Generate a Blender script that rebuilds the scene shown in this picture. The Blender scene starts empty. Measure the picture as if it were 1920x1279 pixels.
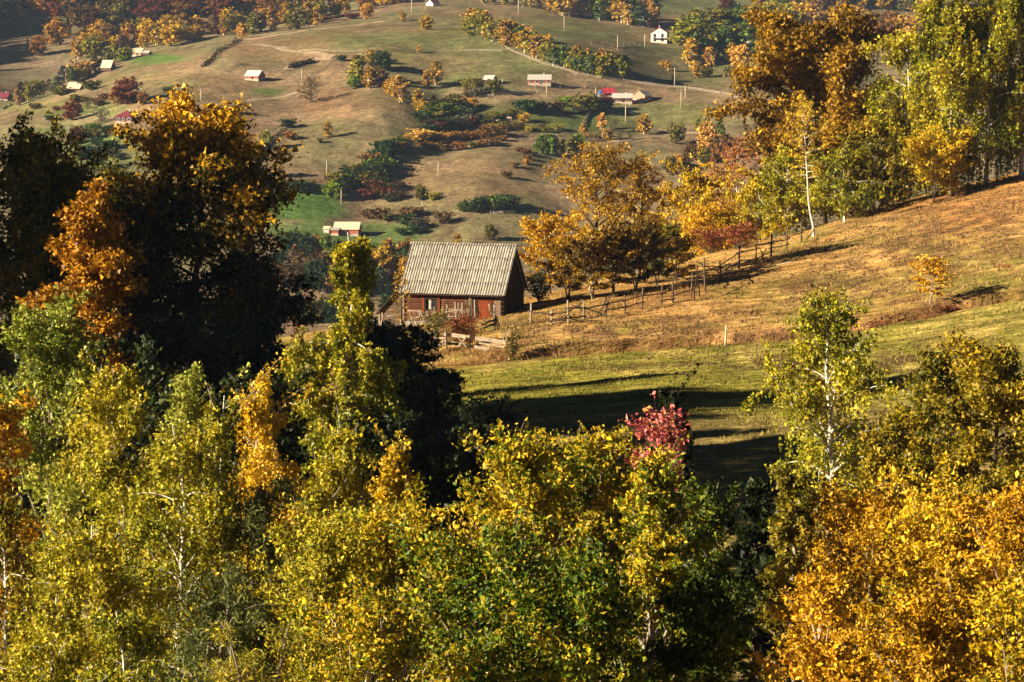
import bpy, math, random
import numpy as np
from mathutils import Vector, Matrix

# ------------------------------------------------------------------ camera, sky, sun, exposure
F, CX, CY = 5333.333, 960.0, 639.5          # focal length in photograph pixels (100 mm on 36 mm, 1920 px wide)
PITCH = math.atan((639.5 - 60.0) / F)
CP, SP = math.cos(PITCH), math.sin(PITCH)
SUN_AZ, SUN_EL = math.radians(70), math.radians(21)   # light travels towards (sin az, cos az)
scene = bpy.context.scene
COL = scene.collection
cam_d = bpy.data.cameras.new("camera"); cam = bpy.data.objects.new("camera", cam_d); COL.objects.link(cam)
cam_d.lens = 100.0; cam_d.sensor_width = 36.0; cam_d.sensor_fit = 'HORIZONTAL'
cam_d.clip_start = 0.5; cam_d.clip_end = 9000.0
cam.location = (0, 0, 0); cam.rotation_euler = (math.pi / 2 - PITCH, 0, 0)
scene.camera = cam
world = bpy.data.worlds.new("World"); scene.world = world; world.use_nodes = True
wn = world.node_tree; wn.nodes.clear()
sky = wn.nodes.new('ShaderNodeTexSky'); sky.sky_type = 'NISHITA'; sky.sun_disc = False
sky.sun_elevation = SUN_EL
# compass direction of the sun itself (opposite to the light's travel)
sun_dir = Vector((-math.sin(SUN_AZ) * math.cos(SUN_EL), -math.cos(SUN_AZ) * math.cos(SUN_EL), math.sin(SUN_EL)))
sky.sun_rotation = math.atan2(sun_dir.x, sun_dir.y)
sky.altitude = 1100; sky.air_density = 0.12; sky.dust_density = 0.0; sky.ozone_density = 1.5
bg = wn.nodes.new('ShaderNodeBackground'); bg.inputs['Strength'].default_value = 0.05
wo = wn.nodes.new('ShaderNodeOutputWorld')
wn.links.new(sky.outputs[0], bg.inputs['Color']); wn.links.new(bg.outputs[0], wo.inputs['Surface'])
sun_d = bpy.data.lights.new("sun", 'SUN'); sun = bpy.data.objects.new("sun", sun_d); COL.objects.link(sun)
sun_d.energy = 5.0; sun_d.angle = math.radians(0.5); sun_d.color = (1.0, 0.84, 0.59)
sun.rotation_euler = (-sun_dir).to_track_quat('-Z', 'Y').to_euler()
sun.location = (0, 0, 60)
vs = scene.view_settings
vs.view_transform = 'Standard'; vs.look = 'None'; vs.exposure = 1.52; vs.gamma = 1.0; vs.use_curve_mapping = False
scene.cycles.max_bounces = 6; scene.cycles.diffuse_bounces = 2; scene.cycles.transmission_bounces = 3
HAZE_DENSITY = 0.00004
scene.cycles.volume_bounces = 0; scene.cycles.transparent_max_bounces = 8

# ------------------------------------------------------------------ helpers: pixels <-> world, noise, meshes
def ray(px, py):
    sx = (px - CX) / F; sy = (CY - py) / F
    return np.array([sx, CP + sy * SP, -SP + sy * CP])
def at(px, py, D):
    d = ray(px, py); return d * (D / d[1])
def proj(X, Y, Z):
    dep = Y * CP - Z * SP; up = Y * SP + Z * CP
    return CX + F * X / dep, CY - F * up / dep

def lin(r, g, b, k=1.0):
    def f(c):
        c /= 255.0
        return (c / 12.92 if c <= 0.04045 else ((c + 0.055) / 1.055) ** 2.4) * k
    return (f(r), f(g), f(b))

class VNoise:
    """value noise on a lattice, 2-D, smooth"""
    def __init__(self, seed):
        self.t = np.random.RandomState(seed).rand(256, 256)
    def __call__(self, x, y):
        xi = np.floor(x).astype(int); yi = np.floor(y).astype(int)
        fx = x - xi; fy = y - yi
        fx = fx * fx * (3 - 2 * fx); fy = fy * fy * (3 - 2 * fy)
        t = self.t; a = xi & 255; b = (xi + 1) & 255; c = yi & 255; d = (yi + 1) & 255
        return (t[a, c] * (1 - fx) + t[b, c] * fx) * (1 - fy) + (t[a, d] * (1 - fx) + t[b, d] * fx) * fy
    def fbm(self, x, y, o=4):
        s = 0; amp = 0.5; tot = 0
        for k in range(o):
            s = s + amp * self(x * 2 ** k + 17.3 * k, y * 2 ** k + 5.1 * k); tot += amp; amp *= 0.55
        return s / tot
VN = VNoise(11); VN2 = VNoise(23)
def sstep(a, b, x):
    t = np.clip((x - a) / (b - a), 0, 1); return t * t * (3 - 2 * t)

def mesh_np(name, V, Fq, col=None, smooth=False, mats=None):
    """V (n,3), Fq list of (m,k) int arrays"""
    me = bpy.data.meshes.new(name)
    V = np.asarray(V, dtype=np.float32)
    arrs = [np.asarray(a, dtype=np.int32) for a in (Fq if isinstance(Fq, list) else [Fq]) if len(a)]
    loops = np.concatenate([a.ravel() for a in arrs])
    sizes = np.concatenate([np.full(len(a), a.shape[1], dtype=np.int32) for a in arrs])
    starts = np.concatenate([[0], np.cumsum(sizes)[:-1]]).astype(np.int32)
    me.vertices.add(len(V)); me.vertices.foreach_set('co', V.ravel())
    me.loops.add(len(loops)); me.loops.foreach_set('vertex_index', loops)
    me.polygons.add(len(sizes)); me.polygons.foreach_set('loop_start', starts)
    if smooth: me.polygons.foreach_set('use_smooth', np.ones(len(sizes), dtype=bool))
    else: me.polygons.foreach_set('use_smooth', np.zeros(len(sizes), dtype=bool))
    if col is not None:
        ca = me.color_attributes.new('col', 'FLOAT_COLOR', 'POINT')
        c4 = np.ones((len(V), 4), dtype=np.float32); c4[:, :3] = col
        ca.data.foreach_set('color', c4.ravel())
    me.update(calc_edges=True)
    return me
def link(name, me, mat=None, parent=None, loc=None):
    o = bpy.data.objects.new(name, me); COL.objects.link(o)
    if mat is not None and me is not None and len(me.materials) == 0: me.materials.append(mat)
    if parent is not None: o.parent = parent
    if loc is not None: o.location = [float(c) for c in loc]
    return o
def tag(o, label=None, cat=None, group=None, kind=None):
    if label: o['label'] = label
    if cat: o['category'] = cat
    if group: o['group'] = group
    if kind: o['kind'] = kind
    return o
def empty(name, loc, rz=0.0, label=None, cat=None, group=None):
    o = bpy.data.objects.new(name, None); COL.objects.link(o)
    o.location = [float(c) for c in loc]; o.rotation_euler = (0, 0, rz); o.empty_display_size = 0.3
    return tag(o, label, cat, group)

class MB:
    """collects boxes, bars, tubes -> one mesh"""
    def __init__(self): self.v = []; self.f4 = []; self.f3 = []; self.n = 0
    def add(self, V, f4=(), f3=()):
        V = np.asarray(V, float); self.v.append(V)
        if len(f4): self.f4.append(np.asarray(f4) + self.n)
        if len(f3): self.f3.append(np.asarray(f3) + self.n)
        self.n += len(V)
    def box(self, c, s, M=None):
        x, y, z = s[0] / 2, s[1] / 2, s[2] / 2
        V = np.array([[-x,-y,-z],[x,-y,-z],[x,y,-z],[-x,y,-z],[-x,-y,z],[x,-y,z],[x,y,z],[-x,y,z]])
        if M is not None: V = V @ np.asarray(M).T
        self.add(V + np.asarray(c), [[0,3,2,1],[4,5,6,7],[0,1,5,4],[1,2,6,5],[2,3,7,6],[3,0,4,7]])
    def bar(self, a, b, w, h, roll=0.0):
        a = np.asarray(a, float); b = np.asarray(b, float); d = b - a; L = np.linalg.norm(d); d = d / L
        u = np.cross(d, [0, 0, 1.0]); 
        if np.linalg.norm(u) < 1e-3: u = np.array([1.0, 0, 0])
        u /= np.linalg.norm(u); v = np.cross(u, d)
        M = np.stack([u, d, v], 1)
        if roll:
            c, s = math.cos(roll), math.sin(roll); M = np.stack([u * c + v * s, d, v * c - u * s], 1)
        self.box((a + b) / 2, (w, L, h), M)
    def tube(self, P, R, k=6, cap=True):
        P = np.asarray(P, float); n = len(P); R = np.broadcast_to(np.asarray(R, float), (n,))
        T = np.gradient(P, axis=0); T /= np.linalg.norm(T, axis=1, keepdims=True) + 1e-9
        ref = np.array([1.0, 0, 0]) if abs(T[0, 0]) < 0.8 else np.array([0, 1.0, 0])
        U = np.cross(T, ref); U /= np.linalg.norm(U, axis=1, keepdims=True) + 1e-9
        W = np.cross(T, U)
        a = np.arange(k) * 2 * math.pi / k
        V = P[:, None, :] + R[:, None, None] * (np.cos(a)[None, :, None] * U[:, None, :] + np.sin(a)[None, :, None] * W[:, None, :])
        i = np.arange(n - 1)[:, None] * k; j = np.arange(k)[None, :]; j2 = (j + 1) % k
        f4 = np.stack([i + j, i + j2, i + k + j2, i + k + j], -1).reshape(-1, 4)
        f3 = []
        V = V.reshape(-1, 3)
        if cap and k >= 3:
            V = np.vstack([V, P[:1], P[-1:]]); c0 = n * k; c1 = c0 + 1
            f3 = [[c0, (q + 1) % k, q] for q in range(k)] + [[c1, (n - 1) * k + q, (n - 1) * k + (q + 1) % k] for q in range(k)]
        self.add(V, f4, f3)
    def mesh(self, name, smooth=False):
        fs = []
        if self.f4: fs.append(np.vstack(self.f4))
        if self.f3: fs.append(np.vstack(self.f3))
        return mesh_np(name, np.vstack(self.v), fs, smooth=smooth)
    def build(self, name, mat, parent=None, smooth=False, loc=None):
        return link(name, self.mesh(name, smooth), mat, parent, loc)

# ------------------------------------------------------------------ materials
def new_mat(name):
    m = bpy.data.materials.new(name); m.use_nodes = True
    nt = m.node_tree; nt.nodes.clear()
    out = nt.nodes.new('ShaderNodeOutputMaterial')
    return m, nt, out
def N(nt, t, **kw):
    n = nt.nodes.new(t)
    for k, v in kw.items(): setattr(n, k, v)
    return n
def leaf_material(name, use_object_colour=False, transl=0.20, rough=0.5, spec=0.25):
    m, nt, out = new_mat(name)
    att = N(nt, 'ShaderNodeAttribute', attribute_name='col')
    colour = att.outputs['Color']
    if use_object_colour:
        oi = N(nt, 'ShaderNodeObjectInfo')
        mx = N(nt, 'ShaderNodeMix', data_type='RGBA', blend_type='MULTIPLY'); mx.inputs[0].default_value = 1.0
        nt.links.new(att.outputs['Color'], mx.inputs[6]); nt.links.new(oi.outputs['Color'], mx.inputs[7])
        colour = mx.outputs[2]
    pb = N(nt, 'ShaderNodeBsdfPrincipled'); pb.inputs['Roughness'].default_value = rough
    pb.inputs['Specular IOR Level'].default_value = spec
    tr = N(nt, 'ShaderNodeBsdfTranslucent')
    ms = N(nt, 'ShaderNodeMixShader'); ms.inputs[0].default_value = transl
    nt.links.new(colour, pb.inputs['Base Color']); nt.links.new(colour, tr.inputs['Color'])
    nt.links.new(pb.outputs[0], ms.inputs[1]); nt.links.new(tr.outputs[0], ms.inputs[2])
    nt.links.new(ms.outputs[0], out.inputs['Surface'])
    return m
def noise_material(name, c1, c2, scale=4.0, stretch=(1, 1, 1), rough=0.9, bump=0.3, detail=5.0, c3=None, spec=0.2, lo=0.35, hi=0.65):
    m, nt, out = new_mat(name)
    tc = N(nt, 'ShaderNodeTexCoord'); mp = N(nt, 'ShaderNodeMapping'); mp.inputs['Scale'].default_value = stretch
    nt.links.new(tc.outputs['Object'], mp.inputs['Vector'])
    no = N(nt, 'ShaderNodeTexNoise'); no.inputs['Scale'].default_value = scale; no.inputs['Detail'].default_value = detail
    nt.links.new(mp.outputs[0], no.inputs['Vector'])
    cr = N(nt, 'ShaderNodeValToRGB'); cr.color_ramp.elements[0].position = lo; cr.color_ramp.elements[1].position = hi
    cr.color_ramp.elements[0].color = (*c1, 1); cr.color_ramp.elements[1].color = (*c2, 1)
    if c3 is not None:
        e = cr.color_ramp.elements.new(min(hi + 0.12, 1.0)); e.color = (*c3, 1)
    nt.links.new(no.outputs[0], cr.inputs[0])
    oi = N(nt, 'ShaderNodeObjectInfo')
    mr = N(nt, 'ShaderNodeMapRange'); mr.inputs[3].default_value = 0.85; mr.inputs[4].default_value = 1.12
    nt.links.new(oi.outputs['Random'], mr.inputs[0])
    mx = N(nt, 'ShaderNodeMix', data_type='RGBA', blend_type='MULTIPLY'); mx.inputs[0].default_value = 1.0
    nt.links.new(cr.outputs[0], mx.inputs[6]); nt.links.new(mr.outputs[0], mx.inputs[7])
    pb = N(nt, 'ShaderNodeBsdfPrincipled'); pb.inputs['Roughness'].default_value = rough
    pb.inputs['Specular IOR Level'].default_value = spec
    nt.links.new(mx.outputs[2], pb.inputs['Base Color'])
    if bump:
        bp = N(nt, 'ShaderNodeBump'); bp.inputs['Strength'].default_value = bump; bp.inputs['Distance'].default_value = 0.05
        nt.links.new(no.outputs[0], bp.inputs['Height']); nt.links.new(bp.outputs[0], pb.inputs['Normal'])
    nt.links.new(pb.outputs[0], out.inputs['Surface'])
    return m
M = {}
M['leaf'] = leaf_material('autumn_leaf')
M['far_leaf'] = leaf_material('distant_leaf', True, transl=0.15, rough=0.8, spec=0.05)
M['grass'] = leaf_material('dry_grass', False, transl=0.3, rough=0.8, spec=0.05)
M['bark'] = noise_material('dark_bark', (0.035, 0.025, 0.018), (0.12, 0.09, 0.065), 9, (1, 1, 0.25))
M['grey_bark'] = noise_material('grey_bark', (0.16, 0.13, 0.09), (0.40, 0.34, 0.26), 9, (1, 1, 0.3))
M['birch_bark'] = noise_material('birch_bark', (0.06, 0.05, 0.045), (0.62, 0.58, 0.50), 7, (1, 1, 2.2), lo=0.36, hi=0.46)
M['pale_bark'] = noise_material('pale_bark', (0.42, 0.32, 0.22), (0.62, 0.52, 0.40), 6, (1, 1, 0.3))
M['old_wood'] = noise_material('weathered_wood', (0.07, 0.045, 0.03), (0.17, 0.12, 0.08), 12, (0.3, 1, 0.3))
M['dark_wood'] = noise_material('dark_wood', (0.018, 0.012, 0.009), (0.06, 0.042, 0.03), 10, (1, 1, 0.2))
M['pale_wood'] = noise_material('bleached_wood', (0.38, 0.29, 0.20), (0.66, 0.55, 0.42), 9, (0.3, 1, 1))
M['grey_wood'] = noise_material('grey_wood', (0.22, 0.18, 0.13), (0.42, 0.36, 0.28), 9, (0.3, 1, 0.3))
M['log'] = noise_material('red_brown_log', (0.042, 0.018, 0.011), (0.155, 0.062, 0.030), 6, (0.25, 1.5, 4.0), c3=(0.28, 0.16, 0.09))
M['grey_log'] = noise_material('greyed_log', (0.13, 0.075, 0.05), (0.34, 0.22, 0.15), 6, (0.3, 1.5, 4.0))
M['door'] = noise_material('red_door_boards', (0.10, 0.020, 0.008), (0.25, 0.055, 0.015), 7, (3, 1, 0.25))
M['roof'] = noise_material('fibre_cement', (0.15, 0.138, 0.112), (0.41, 0.385, 0.34), 1.3, (2.2, .5, .5), bump=0.0, detail=5, lo=0.3, hi=0.65)
M['stone'] = noise_material('field_stone', (0.12, 0.11, 0.10), (0.3, 0.27, 0.23), 5)
M['dark_glass'] = noise_material('dark_glass', (0.015, 0.017, 0.02), (0.03, 0.033, 0.04), 3, rough=0.15, bump=0, spec=0.5)
M['curtain'] = noise_material('curtain_cloth', (0.40, 0.38, 0.34), (0.6, 0.57, 0.5), 12, (1, 1, 0.3))
# ------------------------------------------------------------------ terrain: one height field, u = pixel column seen from the lane, D = distance
def gsm(A, s, axis):
    r = max(1, int(3 * s)); k = np.exp(-0.5 * (np.arange(-r, r + 1) / s) ** 2); k /= k.sum()
    pad = [(0, 0), (0, 0)]; pad[axis] = (r, r)
    B = np.pad(A, pad, mode='edge'); out = np.zeros_like(A)
    for i, w in enumerate(k):
        sl = [slice(None), slice(None)]; sl[axis] = slice(i, i + A.shape[axis]); out += w * B[tuple(sl)]
    return out
U_AX = np.arange(-4000, 6001, 20.0)
DN_AX = np.arange(20, 421, 1.0); DF_AX = np.arange(420, 3001, 5.0)
n_cols = [-4000, -900, -300, 0, 500, 760, 960, 1200, 1500, 1700, 1920, 2400, 3200, 6000]
n_rows = [20, 30, 60, 90, 120, 160, 190, 214, 242, 270, 300, 330, 380, 420]
nz = {  # heights relative to the camera
 20: [-10.5]*14,
 30: [-13.5]*14,
 60: [-17.2,-17.2,-17.2,-17.3,-17.5,-17.6,-17.6,-17.6,-17.5,-17.5,-17.4,-17.2,-17,-17],
 90: [-18.5,-19.5,-20.5,-20.6,-20.8,-20.8,-20.8,-20.7,-20.6,-20.5,-20.3,-20,-19,-19],
 120:[-16,-18,-21,-21.8,-22,-22,-21.8,-21.5,-21.3,-21.1,-20.8,-20,-18,-16],
 160:[-12,-14,-18,-22.5,-23.3,-23.3,-22.8,-22.4,-22.2,-21.8,-20.9,-19,-16,-12],
 190:[-12,-14,-18,-24.5,-25.3,-24.9,-24.1,-23.5,-23.2,-22.4,-20.9,-18.5,-14,-9],
 214:[-13,-15,-19,-26,-26.2,-25.3,-24.4,-23.7,-22.95,-21.75,-20.2,-17,-12,-6],
 242:[-15,-18,-23,-27,-26.6,-25.0,-24.1,-22.3,-21.8,-20.0,-18.1,-14.5,-9,-2],
 270:[-20,-23,-28,-30,-29,-27.2,-25.2,-23.1,-20.7,-18.3,-16.3,-12.5,-7,0],
 300:[-26,-29,-34,-35,-34,-31.5,-29,-25.2,-20.9,-17.3,-14.2,-10.5,-5,2],
 330:[-33,-36,-41,-42,-41,-38,-35,-31,-25,-20.5,-16.6,-12,-6,1],
 380:[-45,-48,-52,-53,-52,-50,-47,-44,-39,-34,-30,-24,-16,-8],
 420:[-54,-57,-60,-61,-60,-59,-57,-55,-51,-47,-43,-36,-26,-18]}
T = np.array([nz[r] for r in n_rows], float)
A = np.array([np.interp(U_AX, n_cols, row) for row in T])
A = np.array([np.interp(DN_AX, n_rows, A[:, j]) for j in range(A.shape[1])]).T
TN = gsm(gsm(A, 7, 0), 4, 1)
# far hill
crest_u = [-4000, -1500, -300, 0, 130, 300, 440, 560, 700, 800, 880, 960, 1050, 1220, 1330, 1480, 1700, 2400, 6000]
crest_y = [500, 470, 300, 214, 168, 108, 74, 58, 42, 22, 9, 17, 30, 60, 66, 70, 70, 90, 150]
crest_d = [1150, 1150, 1180, 1230, 1250, 1290, 1330, 1350, 1370, 1390, 1400, 1400, 1400, 1390, 1380, 1380, 1380, 1380, 1380]
cy = np.interp(U_AX, crest_u, crest_y); cd = np.interp(U_AX, crest_u, crest_d)
k = np.exp(-0.5 * (np.arange(-12, 13) / 4.0) ** 2); k /= k.sum()
cy = np.convolve(np.pad(cy, 12, mode='edge'), k, 'valid')
B = np.zeros((len(DF_AX), len(U_AX)))
def y2z(y, D): return -(y - 60.0) / F * D
near_end = TN[-1]
for j in range(len(U_AX)):
    c, d = cy[j], cd[j]
    Ds = [420, 520, 650, 760, 850, 900, 950, 1030, 1110, 1190]
    zs = [near_end[j], -74, -84, -87, -86.5, y2z(515, 900), y2z(438, 950), y2z(438 + (c - 438) * 0.36, 1030), y2z(438 + (c - 438) * 0.62, 1110), y2z(438 + (c - 438) * 0.80, 1190)]
    f = (d - 950) / (1400 - 950)
    Ds = Ds[:6] + [950 + (x - 950) * f * 1.0 for x in (950, 1050, 1150, 1250)]
    zs = zs[:6] + [y2z(438, Ds[6]), y2z(438 + (c - 438) * 0.38, Ds[7]), y2z(438 + (c - 438) * 0.66, Ds[8]), y2z(438 + (c - 438) * 0.86, Ds[9])]
    Ds += [d, d + 45, d + 110, d + 190, 1750, 2000, 2300, 3000]
    zc_ = y2z(c, d)
    zs += [zc_, y2z(c + 3, d + 45), y2z(c + 12, d + 110), y2z(c + 2, d + 190), y2z(min(c - 40, 40), 1750), y2z(-60, 2000), y2z(-150, 2300), y2z(-160, 3000)]
    B[:, j] = np.interp(DF_AX, Ds, zs)
TF = gsm(gsm(B, 4, 0), 3, 1)
# knolls and hollows on the far hillside: (u, D, amount m, radius u, radius D)
def bump(px, py, amt, ru, rd):
    BUMPS.append((px, py, amt, ru, rd))
BUMPS = []
bump(700, 1075, 5.0, 90, 45); bump(560, 1150, -4.0, 80, 40); bump(900, 985, 4.5, 110, 35); bump(700, 1000, -4.0, 70, 45)
bump(830, 1100, -4.5, 50, 60); bump(300, 1080, 3.5, 110, 60); bump(1150, 1120, -3.0, 130, 45); bump(1280, 1240, -4.5, 90, 50)
bump(1050, 1240, 4.0, 120, 50); bump(640, 1240, 3.5, 110, 45); bump(420, 1230, 2.5, 60, 40); bump(150, 1130, -2.5, 60, 50)
bump(-120, 1420, 22.0, 110, 70); bump(60, 1500, -6.0, 90, 60)  # the large one is an unseen spur raised to shade the valley
for (bu, bd, am, ru, rd) in BUMPS:
    TF += am * np.exp(-0.5 * ((U_AX[None, :] - bu) / ru) ** 2 - 0.5 * ((DF_AX[:, None] - bd) / rd) ** 2)

def _look(Tb, ax0, u, D):
    i = np.clip((D - ax0[0]) / (ax0[1] - ax0[0]), 0, len(ax0) - 1.001); j = np.clip((u - U_AX[0]) / 20.0, 0, len(U_AX) - 1.001)
    i0 = i.astype(int); j0 = j.astype(int); fi = i - i0; fj = j - j0
    return (Tb[i0, j0] * (1 - fi) + Tb[i0 + 1, j0] * fi) * (1 - fj) + (Tb[i0, j0 + 1] * (1 - fi) + Tb[i0 + 1, j0 + 1] * fi) * fj
DITCH_U = [860, 960, 1200, 1480, 1640, 1760, 1920, 2300]; DITCH_D = [213, 213.5, 214, 212.5, 213, 214.5, 216, 222]
def H(X, Y):
    X = np.asarray(X, float); Y = np.asarray(Y, float)
    D = np.maximum(Y, 20.0); u = 960 + F * X / D
    z = np.where(D < 420, _look(TN, DN_AX, u, np.minimum(D, 420)), _look(TF, DF_AX, u, np.maximum(D, 420)))
    nearw = np.clip((380 - D) / 40, 0, 1)
    n1 = (VN.fbm(X * 0.09 + 50, Y * 0.09 + 50, 3) - 0.5) * 0.7 + (VN2.fbm(X * 0.5 + 90, Y * 0.5, 2) - 0.5) * 0.16
    n2 = (VN.fbm(X * 0.012 + 90, Y * 0.012 + 31, 4) - 0.5) * 6.0 + (VN2.fbm(X * 0.05 + 9, Y * 0.05 + 7, 3) - 0.5) * 1.6
    farw = np.clip((D - 500) / 200, 0, 1)
    z = z + n1 * nearw + n2 * farw
    # the old ditch that crosses the meadow
    db = np.interp(u, DITCH_U, DITCH_D) + 0.8 * (VN2(u * 0.02 + 3, u * 0 + 0.5) - 0.5)
    w = sstep(850, 940, u)
    z = z + w * np.where(D < 400, 0.45 * sstep(0.2, 2.0, D - db) * np.exp(-np.maximum(D - db - 2, 0) / 14) - 1.0 * np.exp(-0.5 * ((D - db) / 0.7) ** 2), 0)
    return z
def ground_z(x, y): return float(H(np.array([x]), np.array([y]))[0])
def cast(px, py, dmin=110.0, dmax=2400.0):
    """where the view ray of a pixel meets the ground beyond dmin"""
    d = ray(px, py)
    step = np.concatenate([np.arange(dmin, 420, 0.5), np.arange(max(420, dmin), dmax, 2.0)]) if dmin < 420 else np.arange(dmin, dmax, 2.0)
    X = d[0] / d[1] * step; Z = d[2] / d[1] * step
    g = Z - H(X, step)
    idx = np.where((g[:-1] > 0) & (g[1:] <= 0))[0]
    if len(idx) == 0:
        i = int(np.argmin(np.abs(g))); Y = step[i]
    else:
        i = idx[0]; f = g[i] / (g[i] - g[i + 1]); Y = step[i] + f * (step[i + 1] - step[i])
    X = d[0] / d[1] * Y
    return np.array([X, Y, ground_z(X, Y)])

# ground sheet
ucols = np.concatenate([np.arange(-4000, -800, 200), np.arange(-800, -60, 40), np.arange(-60, 1990, 11), np.arange(1990, 2800, 40), np.arange(2800, 6001, 200)]).astype(float)
drows = np.concatenate([np.arange(20, 100, 3), np.arange(100, 206, 1.0), np.arange(206, 220, 0.3), np.arange(220, 310, 0.9), np.arange(310, 420, 4), np.arange(420, 840, 20), np.arange(840, 1440, 4.0), np.arange(1440, 2050, 10), np.arange(2050, 3001, 80)]).astype(float)
UU, DD = np.meshgrid(ucols, drows)
GX = (UU - 960) / F * DD; GY = DD; GZ = H(GX, GY)
PX, PY = proj(GX, GY, GZ)
def ell(cx, cy_, rx, ry, soft=0.35):
    r = np.sqrt(((PX - cx) / rx) ** 2 + ((PY - cy_) / ry) ** 2)
    wob = (VN.fbm(PX * 0.02, PY * 0.05, 3) - 0.5) * 0.8
    return 1 - sstep(1 - soft, 1 + soft, r + wob)
def mixc(C, col, w): return C * (1 - w[..., None]) + np.array(col) * w[..., None]
# --- far colours
C = np.zeros(GX.shape + (3,)); C[:] = (0.235, 0.160, 0.096)
nA = VN.fbm(GX * 0.018 + 3, GY * 0.018 + 8, 4); nB = VN2.fbm(GX * 0.05 + 3, GY * 0.03 + 8, 4); nC = VN.fbm(GX * 0.15, GY * 0.08, 3)
C = mixc(C, (0.172, 0.148, 0.075), sstep(0.44, 0.62, nA))
C = mixc(C, (0.28, 0.20, 0.115), sstep(0.5, 0.68, nB) * 0.8)
C = mixc(C, (0.13, 0.09, 0.055), sstep(0.56, 0.72, nC) * 0.6)
far = DD > 430
for (cx, cy_, rx, ry, col, w) in [
    (300, 111, 62, 9, (0.070, 0.150, 0.022), 0.9), (500, 172, 34, 7, (0.075, 0.13, 0.025), 0.8), (575, 385, 75, 34, (0.050, 0.140, 0.022), 0.95),
    (700, 445, 90, 26, (0.055, 0.115, 0.022), 0.85), (560, 430, 90, 14, (0.055, 0.130, 0.022), 0.8), (1130, 215, 230, 26, (0.085, 0.105, 0.030), 0.75), (1060, 230, 90, 25, (0.080, 0.100, 0.030), 0.7),
    (780, 80, 230, 26, (0.140, 0.128, 0.050), 0.8), (1000, 60, 200, 26, (0.125, 0.112, 0.045), 0.7), (1300, 130, 110, 40, (0.105, 0.092, 0.040), 0.8),
    (880, 125, 170, 26, (0.120, 0.115, 0.045), 0.7), (540, 95, 95, 24, (0.225, 0.120, 0.070), 0.75), (640, 195, 90, 24, (0.21, 0.115, 0.060), 0.5), (830, 300, 130, 22, (0.245, 0.155, 0.090), 0.75),
    (860, 350, 120, 30, (0.18, 0.118, 0.062), 0.7), (600, 260, 90, 35, (0.14, 0.120, 0.058), 0.7), (130, 205, 110, 14, (0.155, 0.150, 0.050), 0.75), (150, 250, 120, 16, (0.10, 0.135, 0.040), 0.6),
    (1320, 45, 90, 16, (0.20, 0.095, 0.060), 0.7), (1290, 12, 130, 14, (0.075, 0.105, 0.035), 0.8), (210, 290, 110, 40, (0.085, 0.115, 0.035), 0.7), (60, 130, 120, 26, (0.15, 0.105, 0.075), 0.7), (330, 150, 130, 18, (0.21, 0.145, 0.070), 0.6),
    (1020, 270, 120, 24, (0.17, 0.115, 0.075), 0.6), (1200, 300, 160, 30, (0.12, 0.1, 0.055), 0.6)]:
    C = mixc(C, np.array(col) * 1.3, ell(cx, cy_, rx, ry) * w * far * 0.85)
# plots and mowing strips of the hill farms: each strip has its own tone and a grassy baulk
def strips(a, w, sd):
    i = np.floor(a / w).astype(int); hsh = (np.sin(i * 12.9898 + sd) * 43758.5453) % 1.0
    e = np.abs(a / w - i - 0.5) * 2
    return (1 + 0.30 * (hsh - 0.5)) * (1 - 0.22 * sstep(0.90, 0.99, e))
warp = 10 * (VN.fbm(GX * 0.01, GY * 0.01, 2) - 0.5)
sA = strips(GX * 0.94 - GY * 0.34 + warp, 31.0, 1.0); sB = strips(GX * 0.35 + GY * 0.94 + warp, 26.0, 2.0)
pick = sstep(0.48, 0.52, VN2.fbm(GX * 0.006 + 5, GY * 0.006 + 9, 2))
tone = sA * pick + sB * (1 - pick)
gs = sstep(0.45, 0.7, VN.fbm(GX * 0.03 + 77, GY * 0.02 + 6, 3))
C = np.where(far[..., None], C * tone[..., None] * (1 + gs[..., None] * np.array([-0.16, 0.0, -0.10])), C)
# --- near meadow colours
n1 = VN.fbm(GX * 0.22 + 7, GY * 0.12 + 3, 4); n2 = VN2.fbm(GX * 0.6 + 1, GY * 0.35 + 2, 4); n3 = VN.fbm(GX * 0.05 + 40, GY * 0.06 + 11, 3)
straw = np.zeros_like(C); straw[:] = (0.52, 0.305, 0.10)
straw = mixc(straw, (0.27, 0.22, 0.05), sstep(0.44, 0.60, n1))
straw = mixc(straw, (0.64, 0.42, 0.165), sstep(0.52, 0.68, n2) * 0.7)
upper = sstep(1500, 1900, PX + (430 - PY) * 1.5)     # the rust-coloured upper pasture
straw = mixc(straw, (0.44, 0.205, 0.07), upper * sstep(500, 430, PY + (PX - 1700) * 0.25) * 0.85)
straw = mixc(straw, (0.32, 0.16, 0.06), ell(1130, 560, 260, 45) * 0.55)
straw = mixc(straw, (0.21, 0.185, 0.042), ell(1680, 555, 330, 42) * 0.55); straw = mixc(straw, (0.20, 0.18, 0.042), ell(1860, 500, 140, 50) * 0.6)
straw = mixc(straw, (0.20, 0.105, 0.050), sstep(0.58, 0.70, VN.fbm(GX * 0.35 + 70, GY * 0.22 + 19, 4)) * 0.7)
db_ = np.interp(UU, DITCH_U, DITCH_D)
low = np.zeros_like(C); low[:] = (0.25, 0.225, 0.040)
low = mixc(low, (0.45, 0.34, 0.10), sstep(0.42, 0.62, n1) * 0.85)
low = mixc(low, (0.15, 0.16, 0.03), sstep(0.52, 0.66, n2) * 0.6)
low = mixc(low, (0.25, 0.18, 0.075), sstep(172, 160, DD + (n1 - 0.5) * 10) * 0.8)
lw = sstep(db_ + 1.5, db_ - 3.0, DD) * sstep(640, 800, UU)
NC = straw * (1 - lw[..., None]) + low * lw[..., None]
NC = mixc(NC, (0.19, 0.085, 0.035), np.exp(-0.5 * ((DD - db_ + 0.3) / 1.6) ** 2) * 0.85)
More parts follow.
